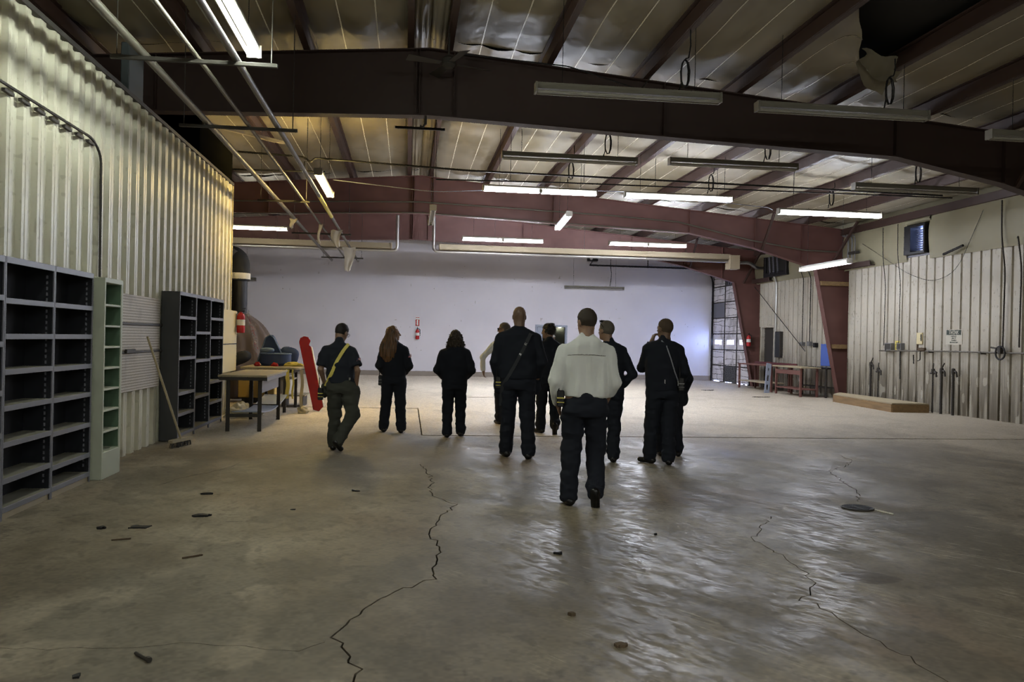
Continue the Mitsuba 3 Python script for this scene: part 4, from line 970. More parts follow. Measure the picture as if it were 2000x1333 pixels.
for x0, y, h, lean, tee, lab in ((12.30, 20.86, 1.0, 0.18, 0, 'tall yard hydrant with raised lever, leftmost on the right wall'), (12.30, 20.5, 0.86, 0.05, 1, 'shorter yard hydrant beside the leftmost one'),
                                 (12.24, 18.12, 0.92, 0.05, 1, 'slim yard hydrant with crossbar at the end of the wooden platform'), (12.2, 17.75, 0.95, -0.2, 0, 'tall yard hydrant with raised lever right of the platform'), (12.26, 17.42, 0.95, 0.0, 2, 'plain dark standpipe, rightmost of the hydrants')):
    k = thing('yard_hydrant', lab, 'hydrant', 'hydrants along the right wall'); yy = ry(y)
    add('riser', tube([(x0, yy, 0), (x0, yy, h)], 0.03 if tee != 1 else 0.017, 10), M_iron, k)
    add('head', cat_(at(lathe([(0, 0), (0.035, 0), (0.045, 0.05), (0.04, 0.12), (0, 0.14)]), t=(x0, yy, h - 0.02)), tube(arc([(x0, yy, h + 0.04), (x0, yy - 0.10, h + 0.05), (x0, yy - 0.13, h - 0.08)], 0.05), 0.022, 8)), M_iron, k)
    if tee == 0:
        add('lever', tube([(x0, yy + 0.03, h + 0.06), (x0, yy - 0.10, h + 0.20 + 0.02)], 0.014, 8), M_iron, k)
    elif tee == 1:
        add('crossbar', tube([(x0, yy + 0.1, h), (x0, yy - 0.14, h + 0.02)], 0.02, 8), M_iron, k)
        add('lever', tube([(x0, yy, h + 0.1), (x0, yy - 0.02, h + 0.24)], 0.012, 8), M_iron, k)
# low wooden platform
k = thing('wooden_platform', 'low wooden platform on the floor along the right wall', 'platform')
pz = 0.20
P4 = [(12.1, 22.3), (11.5, 21.5), (11.2, 18.25), (12.08, 18.2)]
add('deck', prism(Polygon(P4), 0.03, 'xy', pz), M_ply, k, smooth=False)
for a, b in zip(P4, P4[1:] + P4[:1]):
    add('side_board', bar((*a, (pz - 0.02) / 2), (*b, (pz - 0.02) / 2), 0.035, pz - 0.02), M_wood, k, smooth=False)
# slack cables on the upper right wall
cond([(XR - 0.12, ry(21.4), rz(4.3)), (XR - 0.14, ry(19.2), rz(3.3)), (XR - 0.1, ry(18.3), rz(3.05)), (XR - 0.14, ry(17.4), rz(3.25)), (XR - 0.12, ry(16.6), rz(4.5))], 0.005, M_black, 'thin slack cable drooping across the upper right wall', rad=0.8)
cond([(XR - 0.15, ry(17.2), rz(3.8)), (XR - 0.2, ry(17.8), rz(3.66))], 0.03, M_black, 'short black hose stub above the right wall sheets')
k = thing('conduit_bundle', 'cluster of bent grey conduits at the corner beside the middle column', 'conduit')
for i, (y, r) in enumerate(((22.0, 0.03), (21.8, 0.022), (21.65, 0.018))):
    add('conduit', tube(arc([(XR - 0.2, ry(y) + 0.3, rz(4.62)), (XR - 0.2, ry(y), rz(4.55)), (XR - 0.2, ry(y), rz(3.9))], 0.15), r, 8), M_gray, k)
add('box', cbx(XR - 0.26, XR - 0.14, ry(21.5), ry(21.9), rz(4.05), rz(4.12), 0.005), M_iron, k, smooth=False)
# second bay fittings
for y, z0, z1, r, m, lab in ((26.85, 0.9, 3.75, 0.03, M_silver, 'bright upright conduit beside the walk-in door'), (24.9, 1.62, 3.7, 0.012, M_iron, 'thin conduit dropping to the left grey box in the far bay'), (24.42, 1.62, 3.7, 0.016, M_iron, 'thin conduit dropping to the right grey box in the far bay')):
    cond([(XR - 0.06, ry(y), rz(z0)), (XR - 0.06, ry(y), rz(3.6)), (XR - 0.17, ry(y), rz(3.85)), (XR - 0.17, ry(y), rz(max(z1, 4.0)))], r, m, lab)
for y0, y1, z0, z1, m, lab, cat in ((26.38, 26.74, 1.1, 1.96, M_iron, 'dark breaker panel between the walk-in door and the bench', 'electrical panel'), (24.82, 24.98, 1.5, 1.62, M_gray, 'grey junction box, left of the pair in the far bay', 'junction box'), (24.34, 24.5, 1.5, 1.64, M_gray, 'grey junction box, right of the pair in the far bay', 'junction box'), (23.98, 24.1, 1.46, 1.6, M_black, 'small black outlet beside the blue sheet', 'outlet')):
    k = thing('electrical_box', lab, cat)
    add('case', cbx(XR - 0.12, XR, ry(y0), ry(y1), rz(z0), rz(z1), 0.008), m, k, smooth=False)
    add('cover', cbx(XR - 0.126, XR - 0.12, ry(y0) + 0.02, ry(y1) - 0.02, rz(z0) + 0.02, rz(z1) - 0.02, 0.002), M_charcoal if y0 > 26 else m, k, smooth=False)
add('blue_sheet', cbx(XR - 0.03, XR - 0.012, ry(23.22), ry(23.76), rz(0.92), rz(1.57), 0.003), M_bluesheet, smooth=False, label='blue sheet pinned to the wall beside the middle red column', cat='sheet')
k = thing('exhaust_fan', 'square black exhaust fan opening high on the wall of the far bay', 'exhaust fan')
add('frame', cat_(cbx(XR - 0.2, XR - 0.1, ry(25.86), ry(27.6), rz(3.8), rz(3.95), 0.01), cbx(XR - 0.2, XR - 0.1, ry(25.86), ry(26.0), rz(3.8), rz(4.5), 0.01), cbx(XR - 0.2, XR - 0.1, ry(27.46), ry(27.6), rz(3.8), rz(4.5), 0.01)), M_black, k, smooth=False)
add('opening', cbx(XR - 0.14, XR - 0.12, ry(25.9), ry(27.5), rz(3.85), rz(4.5), 0.004), M_dark, k, smooth=False)
for y in (26.5, 26.8, 27.1):
    add('guard_bar', bar((XR - 0.18, ry(y), rz(3.9)), (XR - 0.18, ry(y) + 0.1, rz(4.48)), 0.05, 0.02, (0, 1, 0)), M_ltgray, k, smooth=False)
add('brace_rod', tube([(XR - 0.16, ry(28.4), rz(3.55)), (XR - 0.16, ry(24.5), rz(1.34))], 0.012, 8), M_iron, label='thin diagonal brace rod across the wall of the far bay', cat='rod')
# benches at the right
k = thing('workbench', 'reddish workbench with a low shelf, front one at the right wall', 'workbench')
wy0, wy1, wx0, wx1, wz = 23.3, 25.0, 11.42, 11.98, 0.84
add('top', cbx(wx0 - 0.05, wx1, wy0 - 0.15, wy1 + 0.1, wz, wz + 0.04, 0.004), M_ply, k, smooth=False)
add('apron', cbx(wx0, wx0 + 0.02, wy0, wy1, wz - 0.20, wz - 0.07, 0.003), M_redbench, k, smooth=False)
for x, y in ((wx0, wy0), (wx0, wy1 - 0.06), (wx1 - 0.06, wy0), (wx1 - 0.06, wy1 - 0.06)):
    add('leg', cbx(x, x + 0.06, y, y + 0.06, 0, wz, 0.005), M_redbench, k, smooth=False)
add('shelf', cbx(wx0, wx1, wy0, wy1, 0.2, 0.23, 0.004), M_redbench, k, smooth=False)
k = thing('workbench', 'long low workbench with dark red raised edge in front of the walk-in door', 'workbench')
wy0, wy1, wx0, wx1, wz = 25.4, 28.2, 11.5, 12.15, 0.82
add('top', cbx(wx0, wx1, wy0, wy1, wz, wz + 0.04, 0.004), M_redbench, k, smooth=False)
add('edge', cbx(wx1 - 0.03, wx1, wy0 - 0.4, wy1, wz + 0.04, wz + 0.11, 0.004), M_rededge, k, smooth=False)
for x, y in ((wx0, wy0 + 0.1), (wx0, wy1 - 0.1), (wx1 - 0.06, wy0 + 0.1), (wx1 - 0.06, wy1 - 0.1)):
    add('leg', cbx(x, x + 0.06, y - 0.03, y + 0.03, 0, wz, 0.005), M_redbench, k, smooth=False)
add('shelf', cbx(wx0, wx1, wy0 + 0.5, wy1 - 0.1, 0.25, 0.28, 0.004), M_tan, k, smooth=False)
k = thing('workbench', 'dark topped steel workbench nearest the middle red column', 'workbench')
wy0, wy1, wx0, wx1, wz = 22.98, 24.6, 12.06, 12.32, 0.83
add('top', cbx(wx0 - 0.04, wx1, wy0 - 0.1, wy1, wz, wz + 0.05, 0.004), M_black, k, smooth=False)
for x, y in ((wx0, wy0 + 0.04), (wx0, wy1 - 0.1)):
    add('leg', cbx(x, x + 0.05, y, y + 0.05, 0, wz, 0.004), M_iron, k, smooth=False)
add('shelf', cbx(wx0, wx1, wy0 + 0.05, wy1, 0.28, 0.31, 0.004), M_iron, k, smooth=False)
k = thing('bed_rail', 'grey metal rail with slots leaning against the workbenches', 'metal rail')
pl = Polygon([(0, 0), (0.16, 0), (0.16, 1.02), (0, 1.02)], [[(0.05, 0.12), (0.11, 0.12), (0.11, 0.3), (0.05, 0.3)], [(0.05, 0.42), (0.11, 0.42), (0.11, 0.62), (0.05, 0.62)], [(0.06, 0.76), (0.1, 0.76), (0.1, 0.86), (0.06, 0.86)]])
m = prism(pl, 0.035, 'xz', 0)
add('rail', at(m, t=(11.12, 25.1, 0), R=rot((0, 1, 0), 13) @ rot((1, 0, 0), -20)), M_slate, k, smooth=False)

# ------------------------------------------------------------------ litter on the floor
def flake(c, w, h, seed, th=0.004, lift=0.016):
    r_ = np.random.default_rng(seed); n = 11
    a = np.sort(r_.uniform(0, 2 * np.pi, n)); rr = r_.uniform(0.45, 1.0, n)
    pl = Polygon(np.stack([np.cos(a) * rr * w, np.sin(a) * rr * h], 1)).buffer(0)
    if pl.geom_type != 'Polygon': pl = max(pl.geoms, key=lambda g: g.area)
    m = prism(pl, th, 'xy', th / 2)
    m = m.subdivide()
    m.vertices[:, 2] += lift * np.abs(meshkit.noise(np.stack([m.vertices[:, 0] * 14, m.vertices[:, 1] * 14, m.vertices[:, 0] * 0 + seed], 1), seed)) * (m.vertices[:, 2] > th * 0.4)
    m.apply_translation(c); return m
LIT = [((-2.0, 6.72), 0.10, 0.07, 'ragged black flake, largest scrap before the near shelving'), ((-1.66, 7.12), 0.10, 0.05, 'flat black strip of litter between the shelving and the long crack'), ((-1.83, 8.09), 0.07, 0.04, 'small black scrap level with the narrow bookcase'),
       ((-0.45, 8.24), 0.06, 0.045, 'blocky black scrap in the open floor left of the crack'), ((-2.27, 6.69), 0.04, 0.03, 'tiny dark chip beside the largest black scrap'), ((1.07, 5.8), 0.05, 0.03, 'dark chip in the polished streak behind the white shirted man'),
       ((-1.39, 3.83), 0.025, 0.03, 'dark speck at the bottom left edge of the floor'), ((1.07, 4.03), 0.05, 0.04, 'brown chip at the bottom of the polished streak'), ((0.92, 4.5), 0.03, 0.02, 'dark speck left of the brown chip'), ((-0.94, 7.37), 0.03, 0.02, 'tiny chip of litter in mid floor'),
       ((1.95, 6.35), 0.02, 0.015, 'dark fleck right of the white shirted man'), ((10.1, 23.0), 0.35, 0.08, 'thin dark strip of litter before the workbenches'), ((9.6, 26.0), 0.3, 0.08, 'thin dark strip of litter toward the overhead door')]
for i, (c, w, h, lab) in enumerate(LIT):
    add('litter', flake((*c, 0.0), w, h, 30 + i), M_rubber if 'brown' not in lab else M_rust, smooth=False, label=lab, cat='litter')
k = thing('bolt', 'rusty bolt lying on the floor at lower left', 'bolt')
add('shank', tube([(-1.22, 4.07, 0.009), (-1.14, 3.98, 0.009)], 0.008, 10), M_iron, k)
add('head', tube([(-1.143, 3.985, 0.013), (-1.128, 3.968, 0.013)], 0.013, 6), M_iron, k)
for (x0, y0), (x1, y1), lab in (((-2.07, 6.3), (-1.95, 6.34), 'thin pale sliver on the floor below the black flakes'), ((-1.45, 5.78), (-1.34, 5.86), 'thin dark sliver on the floor near the left'), ((4.3, 7.25), (4.36, 7.05), 'white stick beside the floor drain')):
    add('sliver', bar((x0, y0, 0.006), (x1, y1, 0.006), 0.012, 0.01), M_rag if 'white' in lab else M_rust, smooth=False, label=lab, cat='sliver')
k = thing('floor_drain', 'round dark iron drain cover in the floor at right', 'drain')
pl = Polygon(ring(0.135, 36)); holes = []
for i in range(-3, 4):
    L = math.sqrt(max(0, 0.115 ** 2 - (0.034 * i) ** 2))
    for a, b in ((-L, -0.012), (0.012, L)):
        if b - a > 0.02: holes.append(sbox(a, 0.034 * i - 0.009, b, 0.034 * i + 0.009))
pl = pl.difference(unary_union(holes))
add('grate', prism(pl, 0.012, 'xy', 0.006), M_rubber, k, smooth=False, xf=T().translate([4.18, 7.33, 0]))
add('rim', at(trimesh.creation.torus(0.138, 0.008, 40, 8), t=(4.18, 7.33, 0.006)), M_iron, k)
# ------------------------------------------------------------------ people: signed distance fields meshed with surface nets
def nets(fn, lo, hi, h):
    lo = np.asarray(lo, float); B = 4
    nb = np.ceil((np.asarray(hi, float) - lo) / (h * B)).astype(int)
    gi = np.stack(np.meshgrid(*[np.arange(n) for n in nb], indexing='ij'), -1).reshape(-1, 3)
    d = fn(lo + (gi + 0.5) * h * B)
    act = np.abs(d) < h * B * 1.25
    V = np.repeat(np.repeat(np.repeat(np.where(d.reshape(nb) < 0, -1.0, 1.0), B, 0), B, 1), B, 2).astype(np.float32)
    V = np.pad(V, ((0, 1),) * 3, constant_values=1.0)
    off = np.stack(np.meshgrid(*[np.arange(B + 1)] * 3, indexing='ij'), -1).reshape(-1, 3)
    idx = (gi[act][:, None] * B + off[None]).reshape(-1, 3)
    flat = np.unique(np.ravel_multi_index(idx.T, V.shape))
    ii = np.stack(np.unravel_index(flat, V.shape), 1)
    V.reshape(-1)[flat] = fn(lo + ii * h)
    for ax in range(3):
        sl = [slice(None)] * 3; sl[ax] = 0; V[tuple(sl)] = 1.0; sl[ax] = -1; V[tuple(sl)] = 1.0
    S = V < 0
    n = np.zeros(tuple(np.array(V.shape) - 1), np.int8)
    C = [(a, b, c) for a in (0, 1) for b in (0, 1) for c in (0, 1)]
    for a, b, c in C:
        n += S[a:S.shape[0] - 1 + a, b:S.shape[1] - 1 + b, c:S.shape[2] - 1 + c]
    cells = np.argwhere((n > 0) & (n < 8))
    acc, cnt = np.zeros((len(cells), 3)), np.zeros(len(cells))
    for p in C:
        for ax in range(3):
            if p[ax]: continue
            q = list(p); q[ax] = 1
            a = V[tuple((cells + p).T)]; b = V[tuple((cells + q).T)]
            cr = (a < 0) != (b < 0)
            t = np.where(cr, a / np.where(cr, a - b, 1), 0)
            pos = np.tile(np.array(p, float), (len(cells), 1)); pos[:, ax] += t
            acc += pos * cr[:, None]; cnt += cr
    verts = lo + (cells + acc / cnt[:, None]) * h
    vid = -np.ones(n.shape, np.int64); vid[tuple(cells.T)] = np.arange(len(cells))
    faces = []
    for ax in range(3):
        sl0, sl1 = [slice(None)] * 3, [slice(None)] * 3
        sl0[ax], sl1[ax] = slice(0, -1), slice(1, None)
        e = np.argwhere(S[tuple(sl0)] != S[tuple(sl1)])
        u, w = [k for k in range(3) if k != ax]
        ok = (e[:, u] > 0) & (e[:, w] > 0) & (e[:, u] < n.shape[u]) & (e[:, w] < n.shape[w]); e = e[ok]
        U, W = np.eye(3, dtype=int)[u], np.eye(3, dtype=int)[w]
        a, b, c, dd = (vid[tuple(x.T)] for x in (e, e - U, e - U - W, e - W))
        ins = S[tuple(e.T)]
        if ax == 1: ins = ~ins
        q = np.where(ins[:, None], np.stack([a, b, c, dd], 1), np.stack([dd, c, b, a], 1))
        faces += [q[:, [0, 1, 2]], q[:, [0, 2, 3]]]
    m = trimesh.Trimesh(verts, np.vstack(faces), process=False)
    if m.volume < 0: m.invert()
    return m

def cone(p, a, b, ra, rb):
    a, b = np.asarray(a, float), np.asarray(b, float); ab = b - a
    t = np.clip(((p - a) @ ab) / max(ab @ ab, 1e-9), 0, 1)
    return np.linalg.norm(p - a - t[:, None] * ab, axis=1) - (ra + (rb - ra) * t)
def ell(p, c, r):
    q = (p - np.asarray(c)) / np.asarray(r); k0 = np.linalg.norm(q, axis=1); k1 = np.linalg.norm(q / np.asarray(r), axis=1)
    return k0 * (k0 - 1) / np.maximum(k1, 1e-9)
def smin(a, b, k):
    h = np.clip(0.5 + 0.5 * (b - a) / k, 0, 1)
    return b + (a - b) * h - k * h * (1 - h)
def loft(p, sec, e=2.3, shift=None):
    """sec: rows (z, half width, half depth, x centre, y centre)."""
    sec = np.asarray(sec, float); sec = sec[np.argsort(sec[:, 0])]
    z = np.clip(p[:, 2], sec[0, 0], sec[-1, 0])
    a, b, cx, cy = (np.interp(z, sec[:, 0], sec[:, i]) for i in (1, 2, 3, 4))
    q = ((np.abs(p[:, 0] - cx) / a) ** e + (np.abs(p[:, 1] - cy) / b) ** e) ** (1 / e)
    side = (q - 1) * np.minimum(a, b)
    cap = np.maximum(sec[0, 0] - p[:, 2], p[:, 2] - sec[-1, 0])
    return np.where((side > 0) & (cap > 0), np.hypot(side, cap), np.maximum(side, cap))
def near(p, c, r, fn):
    d = np.linalg.norm(p - np.asarray(c), axis=1) - r
    out = d + 0.03
    k = d < 0.02
    if k.any(): out[k] = fn(p[k])
    return out
def euler(yaw, pitch, roll):
    return rot((0, 0, 1), yaw) @ rot((1, 0, 0), pitch) @ rot((0, 1, 0), roll)
def ik(a, b, l1, l2, pole):
    a, b, pole = np.asarray(a, float), np.asarray(b, float), np.asarray(pole, float)
    d = b - a; L = min(np.linalg.norm(d), (l1 + l2) * 0.999); d = d / np.linalg.norm(d)
    x = (l1 * l1 - l2 * l2 + L * L) / (2 * L); hgt = math.sqrt(max(l1 * l1 - x * x, 1e-6))
    pole = pole - d * (pole @ d); pole /= np.linalg.norm(pole)
    return a + d * x + pole * hgt

def person(label, loc, yaw, H=1.78, g=1.0, gd=1.0, feet=((-0.11, 0.0, 0, -8, 0), (0.11, 0.0, 0, 8, 0)), hips=(0, 0), chest=(0, 0), head=(0, 0, 0), headoff=(0, 0), arms=None,
           top='jacket', top_m=None, hem=0.90, sleeve='long', legs_m=None, legw=1.0, hair=None, hair_m=None, skin=None, knees=((0, 1), (0, 1)), fold=1.0, tuck=False, simple=False, handcurl=0.6, bald=False, seed=1):
    """Local frame: x right, y ahead, z up. feet: (x, y, lift of the ankle, toe yaw, toe pitch). arms: ((elbow), (wrist)) left then right, metres at 1.78 m height."""
    s = H / 1.78
    k = thing('person', label, 'person')
    W = T().translate([loc[0], loc[1], 0]).rotate([0, 0, 1], yaw)
    body_res, cloth_res = (0.0095, 0.013) if simple else (0.0068, 0.0098)
    hx, hy = hips; cx, cy = chest
    hip = [np.array([hx + sx * 0.092 * s * (0.6 + 0.4 * g), hy, 0.925 * s]) for sx in (-1, 1)]
    ank, knee, toe, footR = [], [], [], []
    for i in (0, 1):
        fx, fy, lift, ty, tp = feet[i]
        A = np.array([fx, fy, 0.085 * s + lift]); ank.append(A)
        L = np.linalg.norm(A - hip[i])
        knee.append(ik(hip[i], A, 0.425 * s, 0.42 * s, (knees[i][0], knees[i][1], 0.05)))
        footR.append(euler(-ty, tp, 0))
    sh = [np.array([cx + sx * 0.174 * s * g, cy - 0.01, 1.405 * s]) for sx in (-1, 1)]
    elb = [np.array(arms[i][0]) * s for i in (0, 1)]; wri = [np.array(arms[i][1]) * s for i in (0, 1)]
    hc = np.array([cx * 1.15 + headoff[0], cy * 1.25 + headoff[1] + 0.025, 1.648 * s])
    HR = euler(head[0], head[1], head[2])
    hs = (H / 1.78) ** 0.5
    nb = np.array([cx, cy - 0.02, 1.45 * s])
    def sp(z):   # spine offset at height z
        t = np.clip((z - 0.93 * s) / (0.5 * s), 0, 1.2); return hx + (cx - hx) * t, hy + (cy - hy) * t
    def sec(rows, gx=1.0, gy=1.0, inf=0.0):
        return [(z * s, a * s * gx + inf, b * s * gy + inf, sp(z * s)[0], sp(z * s)[1] + o) for z, a, b, o in rows]
    BODY = sec([(1.50, .055, .05, -.01), (1.46, .12, .075, -.015), (1.40, .17, .09, -.01), (1.28, .165, .105, 0), (1.10, .145, .10, .01), (0.98, .16, .105, .0), (0.84, .14, .10, .0)], g, gd)
    # ---- head
    def head_sdf(p):
        q = (p - hc) @ HR / hs
        d = ell(q, (0, -0.012, 0.035), (0.077, 0.099, 0.096))
        d = smin(d, ell(q, (0, 0.022, -0.035), (0.062, 0.068, 0.082)), 0.03)
        d = smin(d, ell(q, (0, 0.06, -0.088), (0.03, 0.025, 0.022)), 0.02)
        d = smin(d, cone(q, (0, 0.088, 0.012), (0, 0.108, -0.024), 0.009, 0.0135), 0.012)
        d = smin(d, ell(q, (0, 0.078, 0.03), (0.048, 0.016, 0.01)), 0.012)
        d = smin(d, ell(q, (0, 0.083, -0.057), (0.024, 0.011, 0.009)), 0.006)
        for sx in (-1, 1):
            d = np.maximum(d, -ell(q, (sx * 0.031, 0.094, 0.012), (0.015, 0.013, 0.010)))
            d = smin(d, ell(q, (sx * 0.080, -0.008, 0.0), (0.010, 0.02, 0.033)), 0.006)
        return d * hs
    def neck_sdf(p):
        return smin(cone(p, hc + HR @ np.array([0, -0.025, -0.05]) * hs, nb, 0.057 * s * (0.7 + 0.3 * g), 0.062 * s * (0.7 + 0.3 * g)), ell(p, nb + (0, 0, -0.01), (0.11 * s, 0.07, 0.06)), 0.03)
    # ---- hands
    def hand_sdf(i):
        d0 = wri[i] - elb[i]; d0 /= np.linalg.norm(d0)
        inward = np.array([1.0 if i == 0 else -1.0, 0.15, 0])
        inward -= d0 * (inward @ d0); inward /= np.linalg.norm(inward)
        side = np.cross(d0, inward) * (1 if i == 0 else -1)        # thumb side
        if side[1] < 0: side = -side
        w = wri[i]
        prims = [(w + side * 0.02 * s + d0 * 0.02, w + side * 0.028 * s + d0 * 0.085 * s, 0.019, 0.016), (w + d0 * 0.02, w + d0 * 0.09 * s, 0.020, 0.016), (w - side * 0.018 + d0 * 0.02, w - side * 0.024 + d0 * 0.082 * s, 0.018, 0.015)]
        fing = []
        for f, (o, L) in enumerate(((0.030, 0.070), (0.010, 0.078), (-0.010, 0.072), (-0.029, 0.056))):
            a = w + side * o * s + d0 * 0.088 * s; dd = d0.copy()
            for q, fr in enumerate((0.42, 0.32, 0.26)):
                th = handcurl * (0.35 + 0.3 * q) * (1 + 0.12 * f)
                dd = math.cos(th) * dd + math.sin(th) * inward; dd /= np.linalg.norm(dd)
                b = a + dd * L * fr * s
                fing.append((a, b, 0.0090 - 0.0008 * q, 0.0084 - 0.0009 * q)); a = b
        a = w + side * 0.03 * s + d0 * 0.025; dd = side * 0.7 + d0 * 0.6 + inward * 0.35; dd /= np.linalg.norm(dd)
        b = a + dd * 0.042 * s; c = b + (dd * 0.5 + d0 * 0.8) / np.linalg.norm(dd * 0.5 + d0 * 0.8) * 0.034 * s
        th_ = [(a, b, 0.0125, 0.0105), (b, c, 0.0100, 0.0085)]
        cen = w + d0 * 0.09 * s
        def fn(p):
            d = cone(p, *prims[0])
            for q in prims[1:]: d = smin(d, cone(p, *q), 0.014)
            for q in th_: d = smin(d, cone(p, *q), 0.006)
            e = cone(p, *fing[0])
            for q in fing[1:]: e = np.minimum(e, cone(p, *q))
            d = smin(d, e, 0.005)
            return smin(d, cone(p, w - d0 * 0.03, w + d0 * 0.03, 0.026 * s, 0.022), 0.015)
        return lambda p: near(p, cen, 0.15, fn)
    hands = [hand_sdf(0), hand_sdf(1)]
    def foot_local(p, i): return (p - ank[i]) @ footR[i]
    def body_sdf(p):
        d = loft(p, BODY)
        d = smin(d, near(p, hc, 0.19, head_sdf), 0.02)
        d = smin(d, neck_sdf(p), 0.03)
        for i in (0, 1):
            d = smin(d, cone(p, hip[i], knee[i], 0.075 * s, 0.05 * s), 0.04)
            d = smin(d, cone(p, knee[i], ank[i], 0.05 * s, 0.034 * s), 0.02)
            d = smin(d, near(p, ank[i], 0.25, lambda q: cone(foot_local(q, i), (0, -0.02, -0.045), (0, 0.14, -0.055), 0.03, 0.02)), 0.02)
            d = smin(d, cone(p, sh[i], elb[i], 0.048 * s, 0.038 * s), 0.04)
            d = smin(d, cone(p, elb[i], wri[i], 0.038 * s, 0.026 * s), 0.02)
            d = smin(d, hands[i](p), 0.012)
        return d
    allp = np.vstack([hip, ank, knee, sh, elb, wri, [hc]])
    lo, hi = allp.min(0) - 0.26, allp.max(0) + 0.26; lo[2] = -0.02; hi[2] = hc[2] + 0.17
    def put(name, m, mt, parent=k, **kw): return add(name, m, mt, parent, smooth=kw.pop('smooth', True), xf=W, **kw)
    def wrinkle(m, amp, f, sd):
        n = m.vertex_normals
        w = meshkit.noise(m.vertices * f, sd) - 0.5 + 0.5 * (meshkit.noise(m.vertices * np.array(f) * 2.1, sd + 1) - 0.5)
        m.vertices = m.vertices + n * (w * amp)[:, None]
        return m
    put('body', nets(body_sdf, lo, hi, body_res), skin, label='bare skin of head and hands')
    # ---- trousers
    TS = sec([(1.03, .148, .110, 0.0), (0.97, .157, .118, -.005), (0.88, .166, .126, -.01), (0.81, .15, .115, -.01)], 0.35 + 0.65 * g, gd)
    hemz = 0.045 * s
    def leg(p, i):
        up = knee[i] - ank[i]; up /= np.linalg.norm(up)
        d = cone(p, hip[i] - (0, 0.005, 0.03), knee[i], 0.100 * s * legw, 0.076 * s * legw)
        d = smin(d, cone(p, knee[i], ank[i] + up * 0.0, 0.075 * s * legw, 0.068 * s * legw), 0.03)
        d = smin(d, near(p, ank[i] + up * 0.05, 0.2, lambda q: ell(q, ank[i] + up * 0.06 + (0, 0.012, 0), (0.08 * s, 0.088 * s, 0.06))), 0.03)
        return np.maximum(d, -((p - ank[i]) @ up + 0.052 * s))
    def pants_sdf(p):
        d = smin(leg(p, 0), leg(p, 1), 0.012)
        d = smin(d, loft(p, TS, 2.4), 0.035)
        for i in (0, 1):       # hand in the pocket
            if wri[i][2] < 1.0 * s and top != 'none' and abs(wri[i][0] - hx) < 0.30 * s and pocket[i]:
                d = smin(d, ell(p, wri[i] + (0, 0.0, -0.07), (0.062, 0.06, 0.11)), 0.03)
        return np.maximum(d, p[:, 2] - 1.04 * s)
    pocket = [a[2] if len(a) > 2 else False for a in arms]
    m = nets(pants_sdf, lo, (hi[0], hi[1], 1.1 * s), cloth_res)
    put('trousers', wrinkle(m, 0.016 * fold, np.array([7, 7, 15]), 11 + seed), legs_m)
    # ---- shoes
    for i in (0, 1):
        def shoe(p):
            q = foot_local(p, i) / s
            d = cone(q * (1, 1, 1.15), (0, -0.045, -0.05), (0, 0.13, -0.055), 0.043, 0.040)
            d = smin(d, cone(q, (0, -0.02, -0.04), (0, -0.012, 0.02), 0.043, 0.042), 0.02)
            d = np.maximum(d, -(q[:, 2] + 0.083))
            return np.maximum(d, q[:, 2] - 0.03) * s
        put('shoe', nets(shoe, ank[i] - 0.24, ank[i] + 0.24, cloth_res * 0.75), M_shoe, label=None)
    # ---- shirt or jacket
    rows = {'jacket': [(1.535, .064, .062, .0), (1.515, .088, .074, -.006), (1.487, .146, .09, -.01), (1.447, .186, .104, -.012), (1.38, .198, .12, -.005), (1.25, .205, .135, .0), (1.10, .206, .138, .004), (0.98, .198, .136, .0), (hem, .188, .13, -.004)],
            'shirt': [(1.53, .06, .058, .0), (1.512, .084, .07, -.006), (1.484, .146, .086, -.01), (1.445, .186, .10, -.012), (1.38, .193, .114, -.005), (1.25, .192, .124, .0), (1.12, .187, .128, .004), (1.04, .186, .13, .0), (hem, .17 if tuck else .18, .122, -.004)]}[top]
    SS = sec(rows, g, gd)
    rs = (0.070, 0.058, 0.047) if top == 'jacket' else (0.066, 0.055, 0.044)
    def arm(p, i):
        d = cone(p, sh[i] - (0, 0, 0.01), elb[i], rs[0] * s * (0.5 + 0.5 * g), rs[1] * s)
        if sleeve == 'short':
            dd = elb[i] - sh[i]; dd = dd / np.linalg.norm(dd)
            d = cone(p, sh[i], elb[i], 0.072 * s, 0.080 * s)
            return np.maximum(d, (p - sh[i]) @ dd - 0.235 * s)
        dd = wri[i] - elb[i]; dd = dd / np.linalg.norm(dd)
        f = cone(p, elb[i], wri[i], rs[1] * s, rs[2] * s)
        f = np.maximum(f, (p - wri[i]) @ dd + 0.012)
        return smin(d, f, 0.02)
    def top_sdf(p):
        d = loft(p, SS, 2.35)
        for i in (0, 1): d = smin(d, arm(p, i), 0.028)
        d = smin(d, cone(p, nb + (0, 0.0, 0.02), nb + (0, 0.012, 0.076 * s), 0.065 * s, 0.061 * s), 0.02)
        return np.maximum(d, -(p[:, 2] - hem * s)) if sleeve == 'short' else np.where(np.abs(p[:, 0] - hx) < 0.23 * s * g, np.maximum(d, -(p[:, 2] - hem * s)), d)
    m = nets(top_sdf, lo, (hi[0], hi[1], 1.6 * s), cloth_res)
    pf = np.array([13, 8, 2.6]) if tuck else np.array([6, 6, 8])
    tk = put('shirt' if top == 'shirt' else 'jacket', wrinkle(m, (0.034 if tuck else 0.017) * fold, pf, 31 + seed), top_m)
